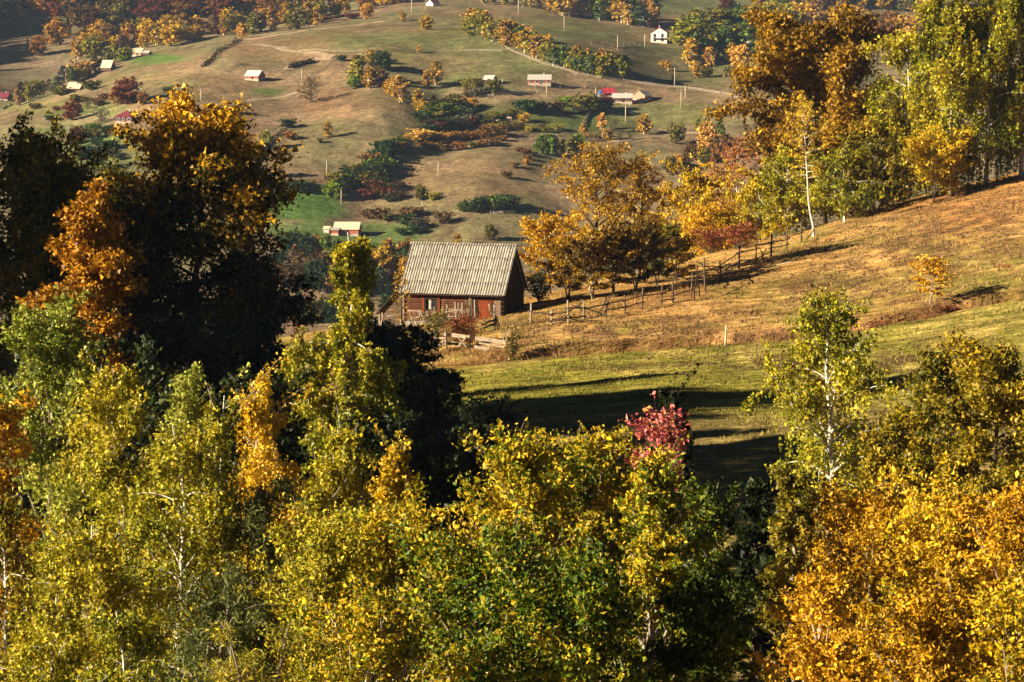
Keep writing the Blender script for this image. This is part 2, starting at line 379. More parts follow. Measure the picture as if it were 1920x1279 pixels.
# trampled soil
def soil_mask(px, py, X, Y):
    n = VN2.fbm(X * 0.8 + 33, Y * 0.45 + 12, 4); m = 0
    for (cx, cy_, rx, ry, a) in SOIL:
        m = np.maximum(m, np.exp(-0.5 * (((px - cx) / rx) ** 2 + ((py - cy_) / ry) ** 2)) * a)
    return m * sstep(0.36, 0.56, n)
SOIL = [(1150, 622, 170, 16, 1.0), (1360, 632, 130, 12, 0.9), (1480, 680, 170, 12, 1.0), (1690, 680, 140, 14, 1.0), (1600, 535, 130, 20, 0.8), (1700, 470, 150, 30, 0.75), (1800, 440, 120, 30, 0.7), (1590, 500, 60, 16, 0.8), (1810, 650, 90, 10, 0.9), (1130, 692, 40, 5, 0.8), (1500, 560, 90, 14, 0.6), (1640, 420, 160, 26, 0.6), (1860, 390, 100, 30, 0.6), (1300, 600, 120, 10, 0.7), (1420, 590, 100, 10, 0.6)]
sm = soil_mask(PX, PY, GX, GY)
NC = mixc(NC, (0.125, 0.070, 0.040), np.clip(sm, 0, 1) * 0.85)
wn_ = np.clip((420 - DD) / 20, 0, 1)
C = C * (1 - wn_[..., None]) + NC * wn_[..., None]
nr, nc = GX.shape
idx = np.arange(nr * nc).reshape(nr, nc)
quads = np.stack([idx[:-1, :-1], idx[:-1, 1:], idx[1:, 1:], idx[1:, :-1]], -1).reshape(-1, 4)
gme = mesh_np('ground', np.stack([GX, GY, GZ], -1).reshape(-1, 3), quads, C.reshape(-1, 3), smooth=True)
m, nt, out = new_mat('pasture')
att = N(nt, 'ShaderNodeAttribute', attribute_name='col')
tc = N(nt, 'ShaderNodeTexCoord')
mp = N(nt, 'ShaderNodeMapping'); mp.inputs['Scale'].default_value = (0.7, 1.0, 1.0); mp.inputs['Rotation'].default_value = (0, 0, math.radians(18))
nt.links.new(tc.outputs['Object'], mp.inputs['Vector'])
no1 = N(nt, 'ShaderNodeTexNoise'); no1.inputs['Scale'].default_value = 2.6; no1.inputs['Detail'].default_value = 6
no2 = N(nt, 'ShaderNodeTexNoise'); no2.inputs['Scale'].default_value = 0.16; no2.inputs['Detail'].default_value = 6; no2.inputs['Roughness'].default_value = 0.65
nt.links.new(mp.outputs[0], no1.inputs['Vector']); nt.links.new(tc.outputs['Object'], no2.inputs['Vector'])
r1 = N(nt, 'ShaderNodeMapRange'); r1.inputs[1].default_value = 0.3; r1.inputs[2].default_value = 0.7; r1.inputs[3].default_value = 0.55; r1.inputs[4].default_value = 1.4
r2 = N(nt, 'ShaderNodeMapRange'); r2.inputs[1].default_value = 0.3; r2.inputs[2].default_value = 0.7; r2.inputs[3].default_value = 0.62; r2.inputs[4].default_value = 1.32
nt.links.new(no1.outputs[0], r1.inputs[0]); nt.links.new(no2.outputs[0], r2.inputs[0])
no3 = N(nt, 'ShaderNodeTexNoise'); no3.inputs['Scale'].default_value = 0.55; no3.inputs['Detail'].default_value = 4; nt.links.new(tc.outputs['Object'], no3.inputs['Vector'])
r3 = N(nt, 'ShaderNodeMapRange'); r3.inputs[1].default_value = 0.32; r3.inputs[2].default_value = 0.68; r3.inputs[3].default_value = 0.68; r3.inputs[4].default_value = 1.28
nt.links.new(no3.outputs[0], r3.inputs[0])
mp4 = N(nt, 'ShaderNodeMapping'); mp4.inputs['Scale'].default_value = (0.10, 1.0, 1.0); mp4.inputs['Rotation'].default_value = (0, 0, math.radians(-38)); nt.links.new(tc.outputs['Object'], mp4.inputs['Vector'])
no4 = N(nt, 'ShaderNodeTexNoise'); no4.inputs['Scale'].default_value = 0.9; no4.inputs['Detail'].default_value = 4; nt.links.new(mp4.outputs[0], no4.inputs['Vector'])
r4 = N(nt, 'ShaderNodeMapRange'); r4.inputs[1].default_value = 0.35; r4.inputs[2].default_value = 0.65; r4.inputs[3].default_value = 0.62; r4.inputs[4].default_value = 1.3
nt.links.new(no4.outputs[0], r4.inputs[0])
sx4 = N(nt, 'ShaderNodeSeparateXYZ'); nt.links.new(tc.outputs['Object'], sx4.inputs[0])
nf4 = N(nt, 'ShaderNodeMapRange'); nf4.inputs[1].default_value = 380; nf4.inputs[2].default_value = 600; nf4.inputs[3].default_value = 0.62; nf4.inputs[4].default_value = 0.93
nf5 = N(nt, 'ShaderNodeMapRange'); nf5.inputs[1].default_value = 380; nf5.inputs[2].default_value = 600; nf5.inputs[3].default_value = 1.3; nf5.inputs[4].default_value = 1.06
for nn_, ip in ((nf4, 3), (nf5, 4)): nt.links.new(sx4.outputs[1], nn_.inputs[0]); nt.links.new(nn_.outputs[0], r4.inputs[ip])
mu4 = N(nt, 'ShaderNodeMath', operation='MULTIPLY'); nt.links.new(r4.outputs[0], mu4.inputs[0])
mu0 = N(nt, 'ShaderNodeMath', operation='MULTIPLY'); nt.links.new(r1.outputs[0], mu0.inputs[0]); nt.links.new(r3.outputs[0], mu0.inputs[1])
mu = N(nt, 'ShaderNodeMath', operation='MULTIPLY'); nt.links.new(mu0.outputs[0], mu4.inputs[1]); nt.links.new(mu4.outputs[0], mu.inputs[0]); nt.links.new(r2.outputs[0], mu.inputs[1])
mx = N(nt, 'ShaderNodeMix', data_type='RGBA', blend_type='MULTIPLY'); mx.inputs[0].default_value = 1.0
nt.links.new(att.outputs['Color'], mx.inputs[6]); nt.links.new(mu.outputs[0], mx.inputs[7])
pb = N(nt, 'ShaderNodeBsdfPrincipled'); pb.inputs['Roughness'].default_value = 1.0; pb.inputs['Specular IOR Level'].default_value = 0.0
nt.links.new(mx.outputs[2], pb.inputs['Base Color'])
bp = N(nt, 'ShaderNodeBump'); bp.inputs['Strength'].default_value = 0.7; bp.inputs['Distance'].default_value = 0.16
bp2 = N(nt, 'ShaderNodeBump'); bp2.inputs['Strength'].default_value = 0.5; bp2.inputs['Distance'].default_value = 1.2
nt.links.new(no2.outputs[0], bp2.inputs['Height']); nt.links.new(bp2.outputs[0], bp.inputs['Normal'])
nt.links.new(no1.outputs[0], bp.inputs['Height']); nt.links.new(bp.outputs[0], pb.inputs['Normal'])
nt.links.new(pb.outputs[0], out.inputs['Surface'])
M['pasture'] = m
ground = tag(link('ground', gme, m), 'autumn pasture running from the meadow to the far hillside', kind='structure')

# ------------------------------------------------------------------ paths and tracks (thin sheets laid 5 cm above the pasture)
def strip(name, pts, width, mat, label, dmin=900, lift=0.06, seg=14):
    P = np.array([cast(x, y, dmin) for x, y in pts])
    t = np.linspace(0, len(P) - 1, seg * (len(P) - 1) + 1)
    Q = np.stack([np.interp(t, np.arange(len(P)), P[:, c]) for c in range(2)], 1)
    Tn = np.gradient(Q, axis=0); Tn /= np.linalg.norm(Tn, axis=1, keepdims=True); Nn = np.stack([-Tn[:, 1], Tn[:, 0]], 1)
    V = []; 
    for q in np.linspace(-1, 1, 4):
        wv = width * 0.5 * (1 + 0.25 * np.sin(t * 3.1 + q)) * q
        R = Q + Nn * wv[:, None]
        V.append(np.column_stack([R, H(R[:, 0], R[:, 1]) + lift * (1.4 if abs(q) < 0.5 else 1.0)]))
    V = np.stack(V, 1); n = len(Q)
    i = np.arange(n * 4).reshape(n, 4)
    f = np.stack([i[:-1, :-1], i[:-1, 1:], i[1:, 1:], i[1:, :-1]], -1).reshape(-1, 4)
    o = link(name, mesh_np(name, V.reshape(-1, 3), f, smooth=True), mat)
    return tag(o, label, kind='structure')
M['track'] = noise_material('pale_track', (0.26, 0.18, 0.11), (0.44, 0.33, 0.22), 0.6, rough=1, bump=0.2)
M['dark_soil'] = noise_material('cut_bank_soil', (0.05, 0.035, 0.025), (0.12, 0.085, 0.06), 0.6, rough=1, bump=0.3)
strip('path', [(470, 84), (540, 95), (620, 108)], 4.5, M['track'], 'pale cart track slanting down the bare brown hilltop')
strip('path', [(620, 108), (580, 114), (545, 124), (540, 130)], 4.0, M['track'], 'pale hairpin bend at the foot of the slanting cart track')
strip('path', [(1150, 266), (1200, 258), (1262, 253), (1330, 246)], 4.0, M['track'], 'pale lane between yellow trees above the ridge wood')
strip('path', [(420, 196), (480, 186), (560, 173)], 3.0, M['track'], 'thin pale footpath below the lone grey-roofed barn')
strip('path', [(1170, 152), (1250, 163), (1330, 172), (1395, 184)], 3.5, M['track'], 'pale lane running behind the farmstead to the fence corner')
strip('path', [(440, 78), (480, 72), (560, 60), (660, 48), (720, 40)], 5.0, M['track'], 'pale grassy strip along the crest below the red wood')
# ------------------------------------------------------------------ growing trees
def pal(*cs): return np.array([lin(*c) for c in cs])
PAL = {  # autumn leaf colours (as reflectance)
 'yellow':  pal((84, 90, 14), (150, 136, 18), (200, 164, 22), (222, 182, 46)),
 'gold':    pal((106, 86, 12), (176, 136, 16), (206, 156, 24), (222, 176, 50)),
 'orange':  pal((96, 68, 12), (150, 104, 14), (190, 134, 20), (210, 156, 40)),
 'yelgreen':pal((66, 78, 14), (114, 120, 20), (156, 150, 28), (200, 176, 46)),
 'green':   pal((40, 56, 12), (78, 94, 18), (114, 122, 26), (156, 146, 34)),
 'palegreen':pal((66, 80, 20), (116, 128, 34), (156, 160, 58), (192, 188, 92)),
 'mixed':   pal((48, 74, 12), (98, 118, 18), (172, 150, 22), (210, 172, 34)),
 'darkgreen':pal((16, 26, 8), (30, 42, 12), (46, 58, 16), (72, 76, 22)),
 'olive':   pal((50, 54, 12), (86, 86, 18), (126, 114, 22), (166, 138, 28)),
 'brown':   pal((74, 56, 12), (126, 96, 16), (162, 122, 22), (188, 148, 42)),
 'shadegold':pal((36, 42, 11), (58, 58, 15), (160, 122, 16), (206, 158, 26)),  # dark end paints the lime tree's shaded lower crown
 'red':     pal((140, 48, 52), (184, 84, 88), (212, 126, 112), (206, 150, 66)),
 'rust':    pal((80, 42, 24), (118, 62, 34), (150, 86, 46), (164, 108, 56)),
 'willow':  pal((50, 60, 28), (82, 92, 42), (114, 120, 58), (150, 150, 82)),
 'weed':    pal((84, 96, 24), (124, 126, 30), (160, 146, 40), (186, 164, 60)),
}
def palette_pick(P, v):
    v = np.clip(v, 0, 0.9999) * (len(P) - 1); i = v.astype(int); f = (v - i)[:, None]
    return P[i] * (1 - f) + P[i + 1] * f
def leaf_mesh(name, C, size, col, rs, aspect=0.62, hang=0.0, scatter=0.42, tri=True):
    n = len(C)
    d = rs.normal(size=(n, 3)); d[:, 2] -= hang; d /= np.linalg.norm(d, axis=1, keepdims=True)
    e = rs.normal(size=(n, 3)); e -= d * np.sum(d * e, 1, keepdims=True); e /= np.linalg.norm(e, axis=1, keepdims=True)
    s = (size * (1 + scatter * rs.normal(size=n)).clip(0.5, 1.8))[:, None]
    nn = np.cross(d, e)
    if tri:      # deltoid leaf
        V = np.stack([C + d * s * 0.62, C + e * s * aspect * 0.62 - d * s * 0.38, C - e * s * aspect * 0.62 - d * s * 0.30 + nn * s * 0.1], 1).reshape(-1, 3)
        return mesh_np(name, V, np.arange(n * 3).reshape(n, 3), np.repeat(col, 3, axis=0))
    V = np.stack([C - d * s * 0.5, C + e * s * aspect * 0.5 - d * s * 0.05 + nn * s * 0.12, C + d * s * 0.55, C - e * s * aspect * 0.5 - d * s * 0.05 + nn * s * 0.12], 1).reshape(-1, 3)
    Fq = np.arange(n * 4).reshape(n, 4)
    return mesh_np(name, V, Fq, np.repeat(col, 4, axis=0))
def prof_round(h): return np.sqrt(np.clip(1 - (2 * h - 0.85) ** 2 / 1.33, 0.04, 1))
def prof_birch(h): return np.clip(np.minimum(0.55 + h * 1.8, 1.0) * (1 - h) ** 0.62 + 0.05, 0, 1)
def prof_aspen(h): return np.clip((0.85 + 0.5 * h) * (1 - h ** 2.2) ** 0.7 + 0.06, 0, 1.1)
def prof_column(h): return np.clip(0.75 * (1 - h ** 3) + 0.12, 0, 1)
def prof_egg(h): return np.clip(np.minimum(0.75 + h * 2.0, 1.0) * (1 - np.clip(h - 0.25, 0, 1) ** 1.6 * 1.0), 0.08, 1)
def prof_tiers(h):
    return np.where(h < 0.64, np.clip(1.0 - np.abs(h - 0.42) * 0.9, 0.3, 1), np.where(h < 0.70, 0.28, 0.34 * np.sqrt(np.clip(1 - ((h - 0.85) / 0.16) ** 2, 0.03, 1))))
STY = {  # prof, crown base, limbs, twigs, start angle, bend per step, twig length, leaf spread, hang m, trunk taper
 'round': dict(prof=prof_round, base=0.12, limbs=44, twigs=7, el=32, bend=0.02, tw=0.40, sp=0.085, hang=0.0, stems=1),
 'birch': dict(prof=prof_birch, base=0.12, limbs=48, twigs=7, el=48, bend=-0.16, tw=0.36, sp=0.055, hang=0.17, stems=1),
 'weeper': dict(prof=prof_tiers, base=0.10, limbs=64, twigs=7, el=26, bend=-0.16, tw=0.30, sp=0.04, hang=0.17, stems=1),
 'aspen': dict(prof=prof_aspen, base=0.06, limbs=50, twigs=6, el=55, bend=0.06, tw=0.40, sp=0.075, hang=0.0, stems=1),
 'shrub': dict(prof=prof_aspen, base=0.10, limbs=15, twigs=5, el=55, bend=0.05, tw=0.36, sp=0.06, hang=0.0, stems=4),
 'sparse': dict(prof=prof_round, base=0.20, limbs=34, twigs=8, el=42, bend=0.03, tw=0.42, sp=0.045, hang=0.0, stems=1),
 'row': dict(prof=prof_round, base=0.24, limbs=12, twigs=6, el=58, bend=0.0, tw=0.38, sp=0.06, hang=0.0, stems=3),
 'willow': dict(prof=prof_round, base=0.08, limbs=40, twigs=7, el=55, bend=-0.20, tw=0.34, sp=0.04, hang=0.14, stems=2),
}
def grow(seed, Ht, R, style, palette, nleaf, lsize, lean=(0, 0), trunk_r=None, grad=0.0, bias=0.5, aspect=0.62, twig_tubes=130, base=None, shoots=0, mix=0.55, prof=None, bend=None, pts=6, spread=None, jit=0.22):
    rs = np.random.RandomState(seed); S = STY[style]
    base = S['base'] if base is None else base
    prof = prof or S['prof']; bend = S['bend'] if bend is None else bend
    tr = trunk_r or (0.012 * Ht + 0.03)
    tubes = []; anchors = []; hA = []; wA = []
    ns = S['stems']; per = max(4, S['limbs'])
    for s in range(ns):
        n = 11; t = np.linspace(0, 1, n)
        wob = np.cumsum(rs.normal(size=(n, 2)) * 0.008 * Ht, axis=0); wob -= wob[0]
        if ns > 1:
            a = s * 2 * math.pi / ns + rs.rand(); off = np.array([math.cos(a), math.sin(a)]) * R * 0.45
            hs = Ht * (0.78 + 0.22 * rs.rand()) if s else Ht
        else: off = np.zeros(2); hs = Ht
        ln = np.array(lean) * Ht
        P = np.column_stack([wob + np.outer(t ** 1.3, off) + np.outer(t ** 1.2, ln), t * hs])
        rad = tr * (1.0 if ns == 1 else 0.62) * (1 - t * 0.93) ** 0.9 + 0.006
        rad[0] *= 1.35
        tubes.append((P, rad, 8))
        Rs = R if ns == 1 else R * 0.62
        for i in range(per):
            h = ((i + rs.rand()) / per) ** 0.92
            z = base + (1 - base) * h * 0.97
            st = np.array([np.interp(z, t, P[:, c]) for c in range(3)])
            rr = float(prof(np.array([h]))[0]) * Rs * (0.72 + 0.36 * rs.rand())
            az = i * 2.39996 + rs.normal() * 0.35
            el = math.radians((S['el'] * (1 + 0.35 * (h - 0.4)) if style not in ('round', 'sparse', 'row') else S['el'] * (0.15 + 1.35 * h)) + rs.normal() * 9)
            L = max(rr / max(math.cos(el), 0.45), 0.05 * Ht)
            d = np.array([math.cos(az) * math.cos(el), math.sin(az) * math.cos(el), math.sin(el)])
            m = pts; Q = [st]
            for k_ in range(m):
                d = d + np.array([0, 0, bend]) + rs.normal(size=3) * 0.09; d /= np.linalg.norm(d)
                Q.append(Q[-1] + d * L / m)
            Q = np.array(Q)
            # keep inside the crown's own radius
            lr = np.interp(z, t, rad) * 0.55
            tubes.append((Q, lr * (1 - np.linspace(0, 1, m + 1) * 0.88) + 0.003, 5))
            for w in range(S['twigs'] if True else 0):
                tt = 0.30 + 0.70 * (w + rs.rand()) / S['twigs']
                a0 = np.array([np.interp(tt * m, np.arange(m + 1), Q[:, c]) for c in range(3)])
                td = d * 0.55 + rs.normal(size=3) * np.array([0.75, 0.75, 0.5]) + np.array([0, 0, 0.15 + bend])
                td /= np.linalg.norm(td); tl = L * S['tw'] * (0.5 + 0.7 * rs.rand())
                b0 = a0 + td * tl
                anchors.append((a0, b0)); hA.append((a0[2] + b0[2]) / (2 * Ht)); wA.append(tl + 0.02 * Ht)
                if rs.rand() < twig_tubes / (per * S['twigs'] * ns):
                    tubes.append((np.array([a0, (a0 + b0) / 2 + rs.normal(size=3) * tl * 0.06, b0]), np.array([lr * 0.32, lr * 0.2, 0.002]) + 0.002, 3))
        for q in range(shoots):      # upright leading shoots that break the outline
            hh = 0.70 + 0.28 * rs.rand(); a = rs.rand() * 6.283; rr = float(prof(np.array([hh]))[0]) * Rs * 0.9 * math.sqrt(rs.rand())
            a0 = np.array([np.interp(hh, t, P[:, 0]) + math.cos(a) * rr, np.interp(hh, t, P[:, 1]) + math.sin(a) * rr, hs * hh])
            b0 = a0 + np.array([rs.normal() * 0.05, rs.normal() * 0.05, 0.06 + 0.06 * rs.rand()]) * Ht
            anchors.append((a0, b0)); hA.append(0.95); wA.append(0.05 * Ht)
            tubes.append((np.array([a0, b0]), np.array([0.012, 0.004]), 3))
    Aa = np.array([a for a, b in anchors]); Ab = np.array([b for a, b in anchors]); wA = np.array(wA); hA = np.array(hA)
    # leaves hang on the twigs, more at the outside
    cl = rs.choice(len(Aa), size=nleaf, p=wA / wA.sum()); f = rs.rand(nleaf) ** 0.75
    Cp = Aa[cl] * (1 - f[:, None]) + Ab[cl] * f[:, None]
    sp = S['sp'] if spread is None else spread
    Cp = Cp + rs.normal(size=(nleaf, 3)) * sp * R * np.array([1, 1, 0.8])
    if S['hang']:
        # strands: a few thousand strings that hang straight down
        k_ = rs.rand(nleaf) < 0.72; ns_ = max(20, nleaf // 14)
        sid = rs.randint(0, ns_, size=nleaf); sc = rs.choice(len(Aa), size=ns_, p=wA / wA.sum()); sf = rs.rand(ns_)
        So = Aa[sc] * (1 - sf[:, None]) + Ab[sc] * sf[:, None] + rs.normal(size=(ns_, 3)) * sp * R
        Sl = S['hang'] * Ht * (0.35 + 0.9 * rs.rand(ns_)) * np.clip(1.15 - hA[sc], 0.25, 1)
        u_ = rs.rand(nleaf)
        Ps = So[sid] + np.column_stack([rs.normal(size=nleaf) * 0.012 * R + 0.02 * R * np.sin(sid * 1.7) * u_, rs.normal(size=nleaf) * 0.012 * R, -u_ * Sl[sid]])
        Cp[k_] = Ps[k_]; cl[k_] = sc[sid[k_]]
    # bring the crown to the wanted breadth and height
    off = np.array(lean) * Ht
    ax = (np.clip(Cp[:, 2] / Ht, 0, 1) ** 1.2)[:, None] * off
    rx = np.quantile(np.abs(Cp[:, 0] - ax[:, 0]), 0.975); ry = np.quantile(np.abs(Cp[:, 1] - ax[:, 1]), 0.975)
    fx, fy, fz = np.clip(R / rx, .6, 1.9), np.clip(R / ry, .6, 1.9), Ht / np.quantile(Cp[:, 2], 0.9985)
    def fit(Q):
        a_ = (np.clip(Q[:, 2] / Ht, 0, 1) ** 1.2)[:, None] * off
        return np.column_stack([(Q[:, 0] - a_[:, 0]) * fx + a_[:, 0], (Q[:, 1] - a_[:, 1]) * fy + a_[:, 1], Q[:, 2] * fz])
    Cp = fit(Cp); tubes = [(fit(P), r, k_) for P, r, k_ in tubes]
    Cp[:, 2] = np.maximum(Cp[:, 2], 0.05)
    # colour: patches through the crown, a drift with height, leaf to leaf jitter
    Pn = Cp / max(R, 0.5)
    ph = rs.rand(6) * 6.28; K = rs.normal(size=(6, 3)) * 2.2
    no = sum(np.sin(Pn @ K[q] + ph[q]) for q in range(6)) / 6 * 0.55
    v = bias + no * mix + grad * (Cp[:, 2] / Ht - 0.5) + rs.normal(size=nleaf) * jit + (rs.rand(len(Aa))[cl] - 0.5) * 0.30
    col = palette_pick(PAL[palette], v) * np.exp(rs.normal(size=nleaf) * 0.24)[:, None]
    return tubes, Cp, col, rs
LEAF_K = 0.96
def plant_tree(name, label, cat, base_pt, Ht, R, style, palette, nleaf, lsize, bark, seed, group=None, **kw):
    asp = kw.get('aspect', 0.62)
    tubes, Cp, col, rs = grow(seed, Ht, R, style, palette, nleaf, lsize, **kw)
    col = col * LEAF_K
    root = empty(name, base_pt, 0, label, cat, group)
    mb = MB()
    for P, r, k_ in tubes: mb.tube(P, r, k_, cap=False)
    mb.build('trunk', M[bark], root, smooth=True)
    link('crown', leaf_mesh('crown', Cp, lsize, col, rs, aspect=asp, hang=0.8 if style in ('birch', 'weeper', 'willow') else 0.25, tri=base_pt[1] > 57 or style in ('birch', 'willow')), M['leaf'], root)
    return root
def tree_px(px, D, ytop, hw, style, palette, nleaf, lsize, bark, name, label, seed, cat='tree', group=None, dig=0.15, **kw):
    X = at(px, max(ytop, 0) + 60, D)[0]
    zb = ground_z(X, D) - dig; zt = at(px, ytop, D)[2]
    return plant_tree(name, label, cat, (X, D, zb), zt - zb, hw * D / F, style, palette, nleaf, lsize, bark, seed, group, **kw)

# --- trees on the bank in front (40 to 90 m away)
FG = 'trees on the near bank'
K = 1000
front = [
 # px, D, ytop, hw, style, palette, leaves, size, bark, name, label, extra
 (85, 80, 556, 118, 'aspen', 'palegreen', 26*K, .095, 'grey_bark', 'aspen_tree', 'tall pale green aspen below the shaded orange maple, tallest on the near bank', dict(shoots=26, grad=-.2)),
 (-25, 70, 745, 80, 'aspen', 'gold', 14*K, .085, 'grey_bark', 'aspen_tree', 'golden aspen cut off by the picture edge under the pale green aspen', dict(shoots=14)),
 (212, 66, 682, 135, 'birch', 'yelgreen', 34*K, .075, 'birch_bark', 'birch_tree', 'broad yellow-green birch with a bright pointed top before the orange maple', dict(shoots=12, grad=.25, bias=.55)),
 (348, 77, 690, 62, 'aspen', 'palegreen', 11*K, .085, 'grey_bark', 'aspen_tree', 'slim pale green aspen standing up against the black shade of the big tree', dict(shoots=18, bias=.6)),
 (400, 68, 745, 70, 'birch', 'yelgreen', 14*K, .075, 'birch_bark', 'birch_tree', 'narrow yellow-green birch between the slim pale aspen and the golden birch', dict(shoots=8)),
 (490, 76, 708, 82, 'birch', 'yellow', 26*K, .080, 'birch_bark', 'birch_tree', 'golden yellow birch beside the tall weeping birch', dict(shoots=20, bias=.85)),
 (330, 58, 800, 125, 'birch', 'yelgreen', 30*K, .065, 'birch_bark', 'birch_tree', 'yellow-green birch with a white trunk showing low in its crown', dict(bias=.5)),
 (30, 56, 930, 100, 'birch', 'olive', 18*K, .065, 'birch_bark', 'birch_tree', 'olive birch with rusty sprays in the bottom corner under the golden aspen', dict(bias=.6)),
 (165, 50, 985, 130, 'birch', 'yelgreen', 28*K, .058, 'birch_bark', 'birch_tree', 'low yellow-green birch at the bottom edge below the broad birch', dict(bias=.6)),
 (470, 58, 905, 95, 'willow', 'willow', 30*K, .085, 'grey_bark', 'willow_tree', 'grey-green willow with narrow drooping leaves under the golden birch', dict(aspect=.2)),
 (370, 48, 1060, 110, 'willow', 'willow', 22*K, .072, 'grey_bark', 'willow_tree', 'lower grey-green willow with narrow leaves near the bottom edge', dict(aspect=.2)),
 (640, 66, 800, 95, 'birch', 'yelgreen', 26*K, .075, 'birch_bark', 'birch_tree', 'yellow-green birch in front of the foot of the weeping birch', dict(shoots=22, bias=.68)),
 (735, 62, 812, 60, 'aspen', 'yellow', 12*K, .075, 'grey_bark', 'aspen_tree', 'bright yellow aspen at the edge of the dark hollow', dict(shoots=16, bias=.75)),
 (590, 50, 960, 120, 'aspen', 'yelgreen', 30*K, .062, 'grey_bark', 'aspen_tree', 'yellow-green aspen beside the grey-green willow', dict(bias=.66)),
 (760, 52, 905, 130, 'aspen', 'mixed', 34*K, .070, 'grey_bark', 'aspen_tree', 'broad yellow aspen with reddish tips below the dark hollow', dict(shoots=16, bias=.74)),
 (960, 55, 805, 115, 'aspen', 'mixed', 30*K, .078, 'grey_bark', 'aspen_tree', 'yellow and green aspen with long shoots against the shaded meadow', dict(shoots=34, bias=.62, grad=.5)),
 (1100, 57, 800, 115, 'aspen', 'mixed', 28*K, .080, 'grey_bark', 'aspen_tree', 'green and yellow aspen next to the pink-red cherry', dict(shoots=26, bias=.56, grad=.4)),
 (1200, 50, 845, 95, 'aspen', 'mixed', 24*K, .075, 'grey_bark', 'aspen_tree', 'yellow-topped aspen below the pink-red cherry leaves', dict(shoots=8, bias=.55, grad=.4)),
 (880, 46, 985, 150, 'aspen', 'mixed', 30*K, .072, 'pale_bark', 'goat_willow', 'leafy goat willow with pale forked branches at the bottom edge', dict(bias=.48, trunk_r=.11)),
 (1070, 45, 1020, 160, 'round', 'mixed', 30*K, .074, 'pale_bark', 'goat_willow', 'green goat willow with bare pale limbs spreading from its heart', dict(bias=.40, trunk_r=.11, spread=.09)),
 (680, 43, 1090, 150, 'aspen', 'mixed', 24*K, .062, 'pale_bark', 'goat_willow', 'low yellow-green goat willow at the bottom edge beside the yellow aspens', dict(bias=.58)),
 (1300, 52, 905, 85, 'aspen', 'green', 20*K, .078, 'grey_bark', 'aspen_tree', 'shaded green aspen bordering the black hollow', dict(shoots=10, bias=.45)),
 (1330, 46, 1070, 120, 'round', 'green', 20*K, .075, 'grey_bark', 'goat_willow', 'dark green goat willow under the black hollow at the bottom edge', dict(bias=.35)),
 (1222, 55, 752, 60, 'round', 'red', 1700, .07, 'bark', 'wild_cherry', 'small wild cherry with pink-red leaves', dict(bias=.5, mix=.6, base=.87, shoots=10, jit=.2)),
 (1290, 74, 700, 48, 'round', 'darkgreen', 7*K, .09, 'bark', 'alder_bush', 'dark shaded alder bush behind the pink-red cherry', dict(bias=.35, base=.4, shoots=8)),
 (1510, 66, 885, 72, 'round', 'olive', 16*K, .075, 'grey_bark', 'hazel_tree', 'rounded olive-gold hazel below the lone birch in the meadow', dict(bias=.62)),
 (1745, 90, 662, 85, 'round', 'olive', 22*K, .10, 'bark', 'maple_tree', 'olive green maple top in front of the trampled meadow', dict(bias=.5)),
 (1860, 88, 636, 125, 'round', 'olive', 34*K, .10, 'bark', 'maple_tree', 'tall golden maple at the picture edge below the red brambles', dict(bias=.88, grad=-.1)),
 (1690, 78, 760, 95, 'round', 'olive', 22*K, .09, 'bark', 'maple_tree', 'golden-brown maple crown between the meadow birch and the tall golden maple', dict(bias=.85)),
 (1620, 56, 900, 120, 'aspen', 'gold', 26*K, .075, 'grey_bark', 'aspen_tree', 'golden aspen with reddish sprays above the black gap', dict(bias=.5, shoots=8)),
 (1790, 54, 880, 140, 'aspen', 'yellow', 34*K, .075, 'grey_bark', 'aspen_tree', 'bright yellow aspen, largest in the lower corner under the maples', dict(bias=.78, jit=.3)),
 (1930, 52, 900, 110, 'aspen', 'gold', 22*K, .072, 'grey_bark', 'aspen_tree', 'golden aspen half outside the picture beside the bright yellow one', dict(bias=.6)),
 (1560, 45, 1075, 95, 'aspen', 'gold', 20*K, .070, 'pale_bark', 'aspen_tree', 'orange-gold aspen with thin pale stems at the bottom edge by the black gap', dict(bias=.72, base=.04)),
 (1720, 43, 1060, 140, 'aspen', 'gold', 30*K, .066, 'grey_bark', 'aspen_tree', 'yellow aspen at the bottom edge below the bright yellow one', dict(bias=.55)),
 (1890, 42, 1080, 120, 'aspen', 'yellow', 20*K, .066, 'grey_bark', 'aspen_tree', 'yellow aspen with pinkish sprays in the bottom corner', dict(bias=.6)),
 (460, 41, 1170, 120, 'shrub', 'weed', 14*K, .075, 'grey_bark', 'sallow_bush', 'pale yellow-green sallow bush with narrow leaves at the bottom edge', dict(aspect=.28)),
 (260, 42, 1150, 120, 'birch', 'yelgreen', 20*K, .055, 'birch_bark', 'birch_tree', 'green-gold birch at the bottom edge before the lower willow', dict(bias=.5)),
 (60, 42, 1130, 110, 'birch', 'yelgreen', 18*K, .055, 'birch_bark', 'birch_tree', 'yellow-green birch filling the bottom corner', dict(bias=.62)),
]
NF = 1.45
WIDE = {'birch': 1.22, 'aspen': 1.12, 'willow': 1.15}
for i, (px, D, yt, hw, sty, pl, n, ls, bk, nm, lb, ex) in enumerate(front):
    if sty == 'birch': ex.setdefault('trunk_r', .065)
    if nm != 'wild_cherry': ex['bias'] = ex.get('bias', .5) - (-.06 if px < 700 else .14 if px < 1450 else .10)
    tree_px(px, D, yt, hw * WIDE.get(sty, 1.0), sty, pl, int(n * (1.0 if D <= 57 and sty not in ('birch', 'willow') else 1.35)), ls * (1.0 if sty == 'birch' else 1.12), bk, nm, lb, 100 + i, cat='bush' if 'bush' in nm else 'tree', group=FG, **ex)
